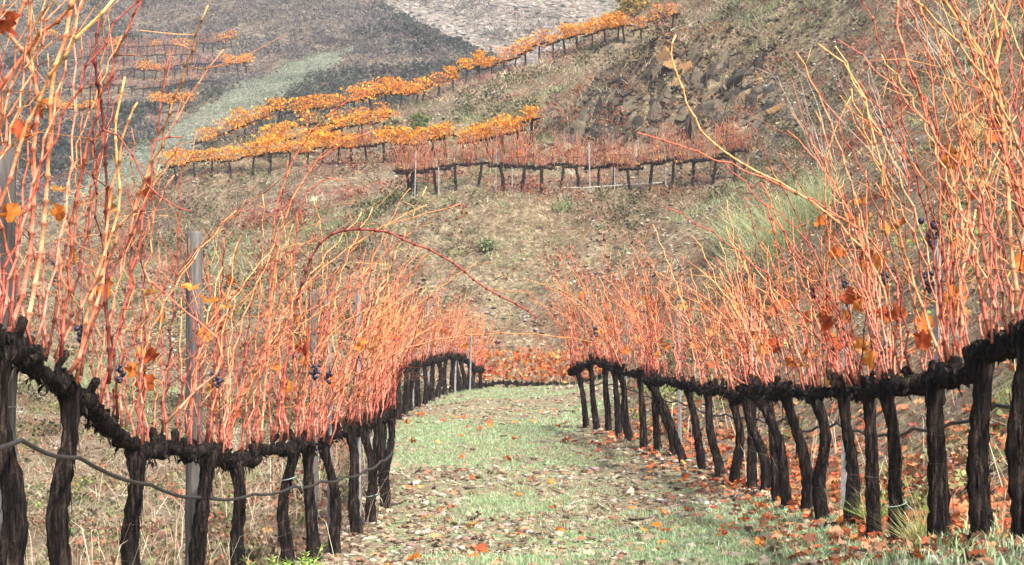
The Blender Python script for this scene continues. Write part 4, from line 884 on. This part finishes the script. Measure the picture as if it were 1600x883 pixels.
tussock(1150, 375, 360, 1.1, 1.3, GT, 'wide pale green tussock left of the largest one on the right bank', wid=.007)
tussock(1222, 392, 700, 1.5, 1.9, GT, 'large pale green grass tussock on the right bank', wid=.007)
tussock(1285, 330, 300, 1.0, 1.0, GT, 'straw green tussock higher on the right bank behind the canes', wid=.006)
tussock(1535, 215, 160, .5, .4, GT, 'green tussock behind the tall canes at right', wid=.004)
tussock(1370, 818, 130, .26, .12, [(.20, .30, .07), (.28, .38, .10)], 'green grass tuft between the near right trunks', wid=.003)
tussock(1440, 850, 110, .24, .16, [(.30, .34, .12), (.38, .36, .16)], 'yellow green tuft at the foot of the near right trunks', wid=.003)
tussock(880, 330, 160, .5, .5, GT, 'pale grass clump below the mid-slope row', wid=.008)
# leafy green weed at the bottom edge by the left row
def weed(p, label, n=16):
    e = empty('spurge_plant', p, label, 'plant')
    for k in range(n):
        a = rgv.uniform(0, 6.28); L = rgv.uniform(.12, .24); d = Vector((math.cos(a) * .55, math.sin(a) * .55, 1)).normalized(); mb = MB()
        o = Vector((rgv.normal(0, .05), rgv.normal(0, .04), -.02)); mb.tube([o, o + d * L * .5, o + d * L + Vector((0, 0, .01))], [.003, .0025, .0015], 4, (.25, .33, .10))
        for j in range(14):
            q = o + d * L * (.25 + .75 * j / 14); b = j * 2.4; t_ = Vector((math.cos(b), math.sin(b), .5)).normalized(); s2 = t_.cross(d).normalized() * .006; ln = rgv.uniform(.025, .045)
            mb.add([q, q + t_ * ln * .5 + s2, q + t_ * ln, q + t_ * ln * .5 - s2], [(0, 1, 2, 3)], np.array((.32, .52, .10)) * rgv.uniform(.7, 1.2))
        link('stem', mb.mesh('stem', False), M['grass'], e)
weed(on_ground(px_at(432, 9.0), 9.0), 'bright green leafy weed below the near left trunks')
weed(on_ground(px_at(480, 9.5), 9.5), 'yellow green leafy weed right of the brightest one', 11)
# dead pale stems on the right bank
def dead_bush(px, py, label, n=9, h=1.6, lean=(-.35, 0)):
    p = hit(px, py); e = empty('dead_bush', p, label, 'bush')
    for k in range(n):
        mb = MB(); L = h * rgv.uniform(.6, 1.1); dx = rgv.normal(lean[0], .22); dy = rgv.normal(lean[1], .2)
        P = [Vector((rgv.normal(0, .1), rgv.normal(0, .1), -.05))]; m = 9
        for i in range(m): P.append(P[-1] + Vector((dx + rgv.normal(0, .12), dy + rgv.normal(0, .12), 1)) * (L / m))
        c = np.array((.55, .48, .40)) * rgv.uniform(.7, 1.1)
        mb.tube(P, [.009 * (1 - .75 * i / m) for i in range(m + 1)], 4, c)
        for i in range(3, m):
            if rgv.random() < .6:
                q = P[i] + Vector((rgv.normal(0, .2), rgv.normal(0, .2), rgv.uniform(.05, .3))); mb.tube([P[i], P[i].lerp(q, .5) + Vector((0, 0, .02)), q], [.004, .003, .002], 3, c)
        link('stem', mb.mesh('stem'), M['cane'], e)
dead_bush(1420, 290, 'pale leafless stems rising on the right bank behind the canes', 12, 2.0, (-.5, 0))
dead_bush(1300, 260, 'grey dead stems on the right bank above the big tussock', 10, 1.9, (-.3, 0))
dead_bush(1495, 130, 'thin whitish dead stems near the top right on the bank', 9, 2.0, (-.4, 0))
print('plants done')

# ------------------------------------------------------------------ haze over the valley
hz = MB(); x0, x1, y0, y1, z0, z1 = -140, 150, -20, 345, -30, 118
hz.add([(x0, y0, z0), (x1, y0, z0), (x1, y1, z0), (x0, y1, z0), (x0, y0, z1), (x1, y0, z1), (x1, y1, z1), (x0, y1, z1)], [(3, 2, 1, 0), (4, 5, 6, 7), (0, 1, 5, 4), (1, 2, 6, 5), (2, 3, 7, 6), (3, 0, 4, 7)])
mh = bpy.data.materials.new('haze'); mh.use_nodes = True; N = mh.node_tree.nodes; N.remove(N['Principled BSDF'])
pv = N.new('ShaderNodeVolumePrincipled'); pv.inputs['Color'].default_value = (.80, .88, 1, 1); pv.inputs['Density'].default_value = .0006; pv.inputs['Anisotropy'].default_value = 0
mh.node_tree.links.new(pv.outputs[0], N['Material Output'].inputs['Volume'])
link('haze', hz.mesh('haze', False, False), mh, kind='stuff', label='thin bluish valley haze')
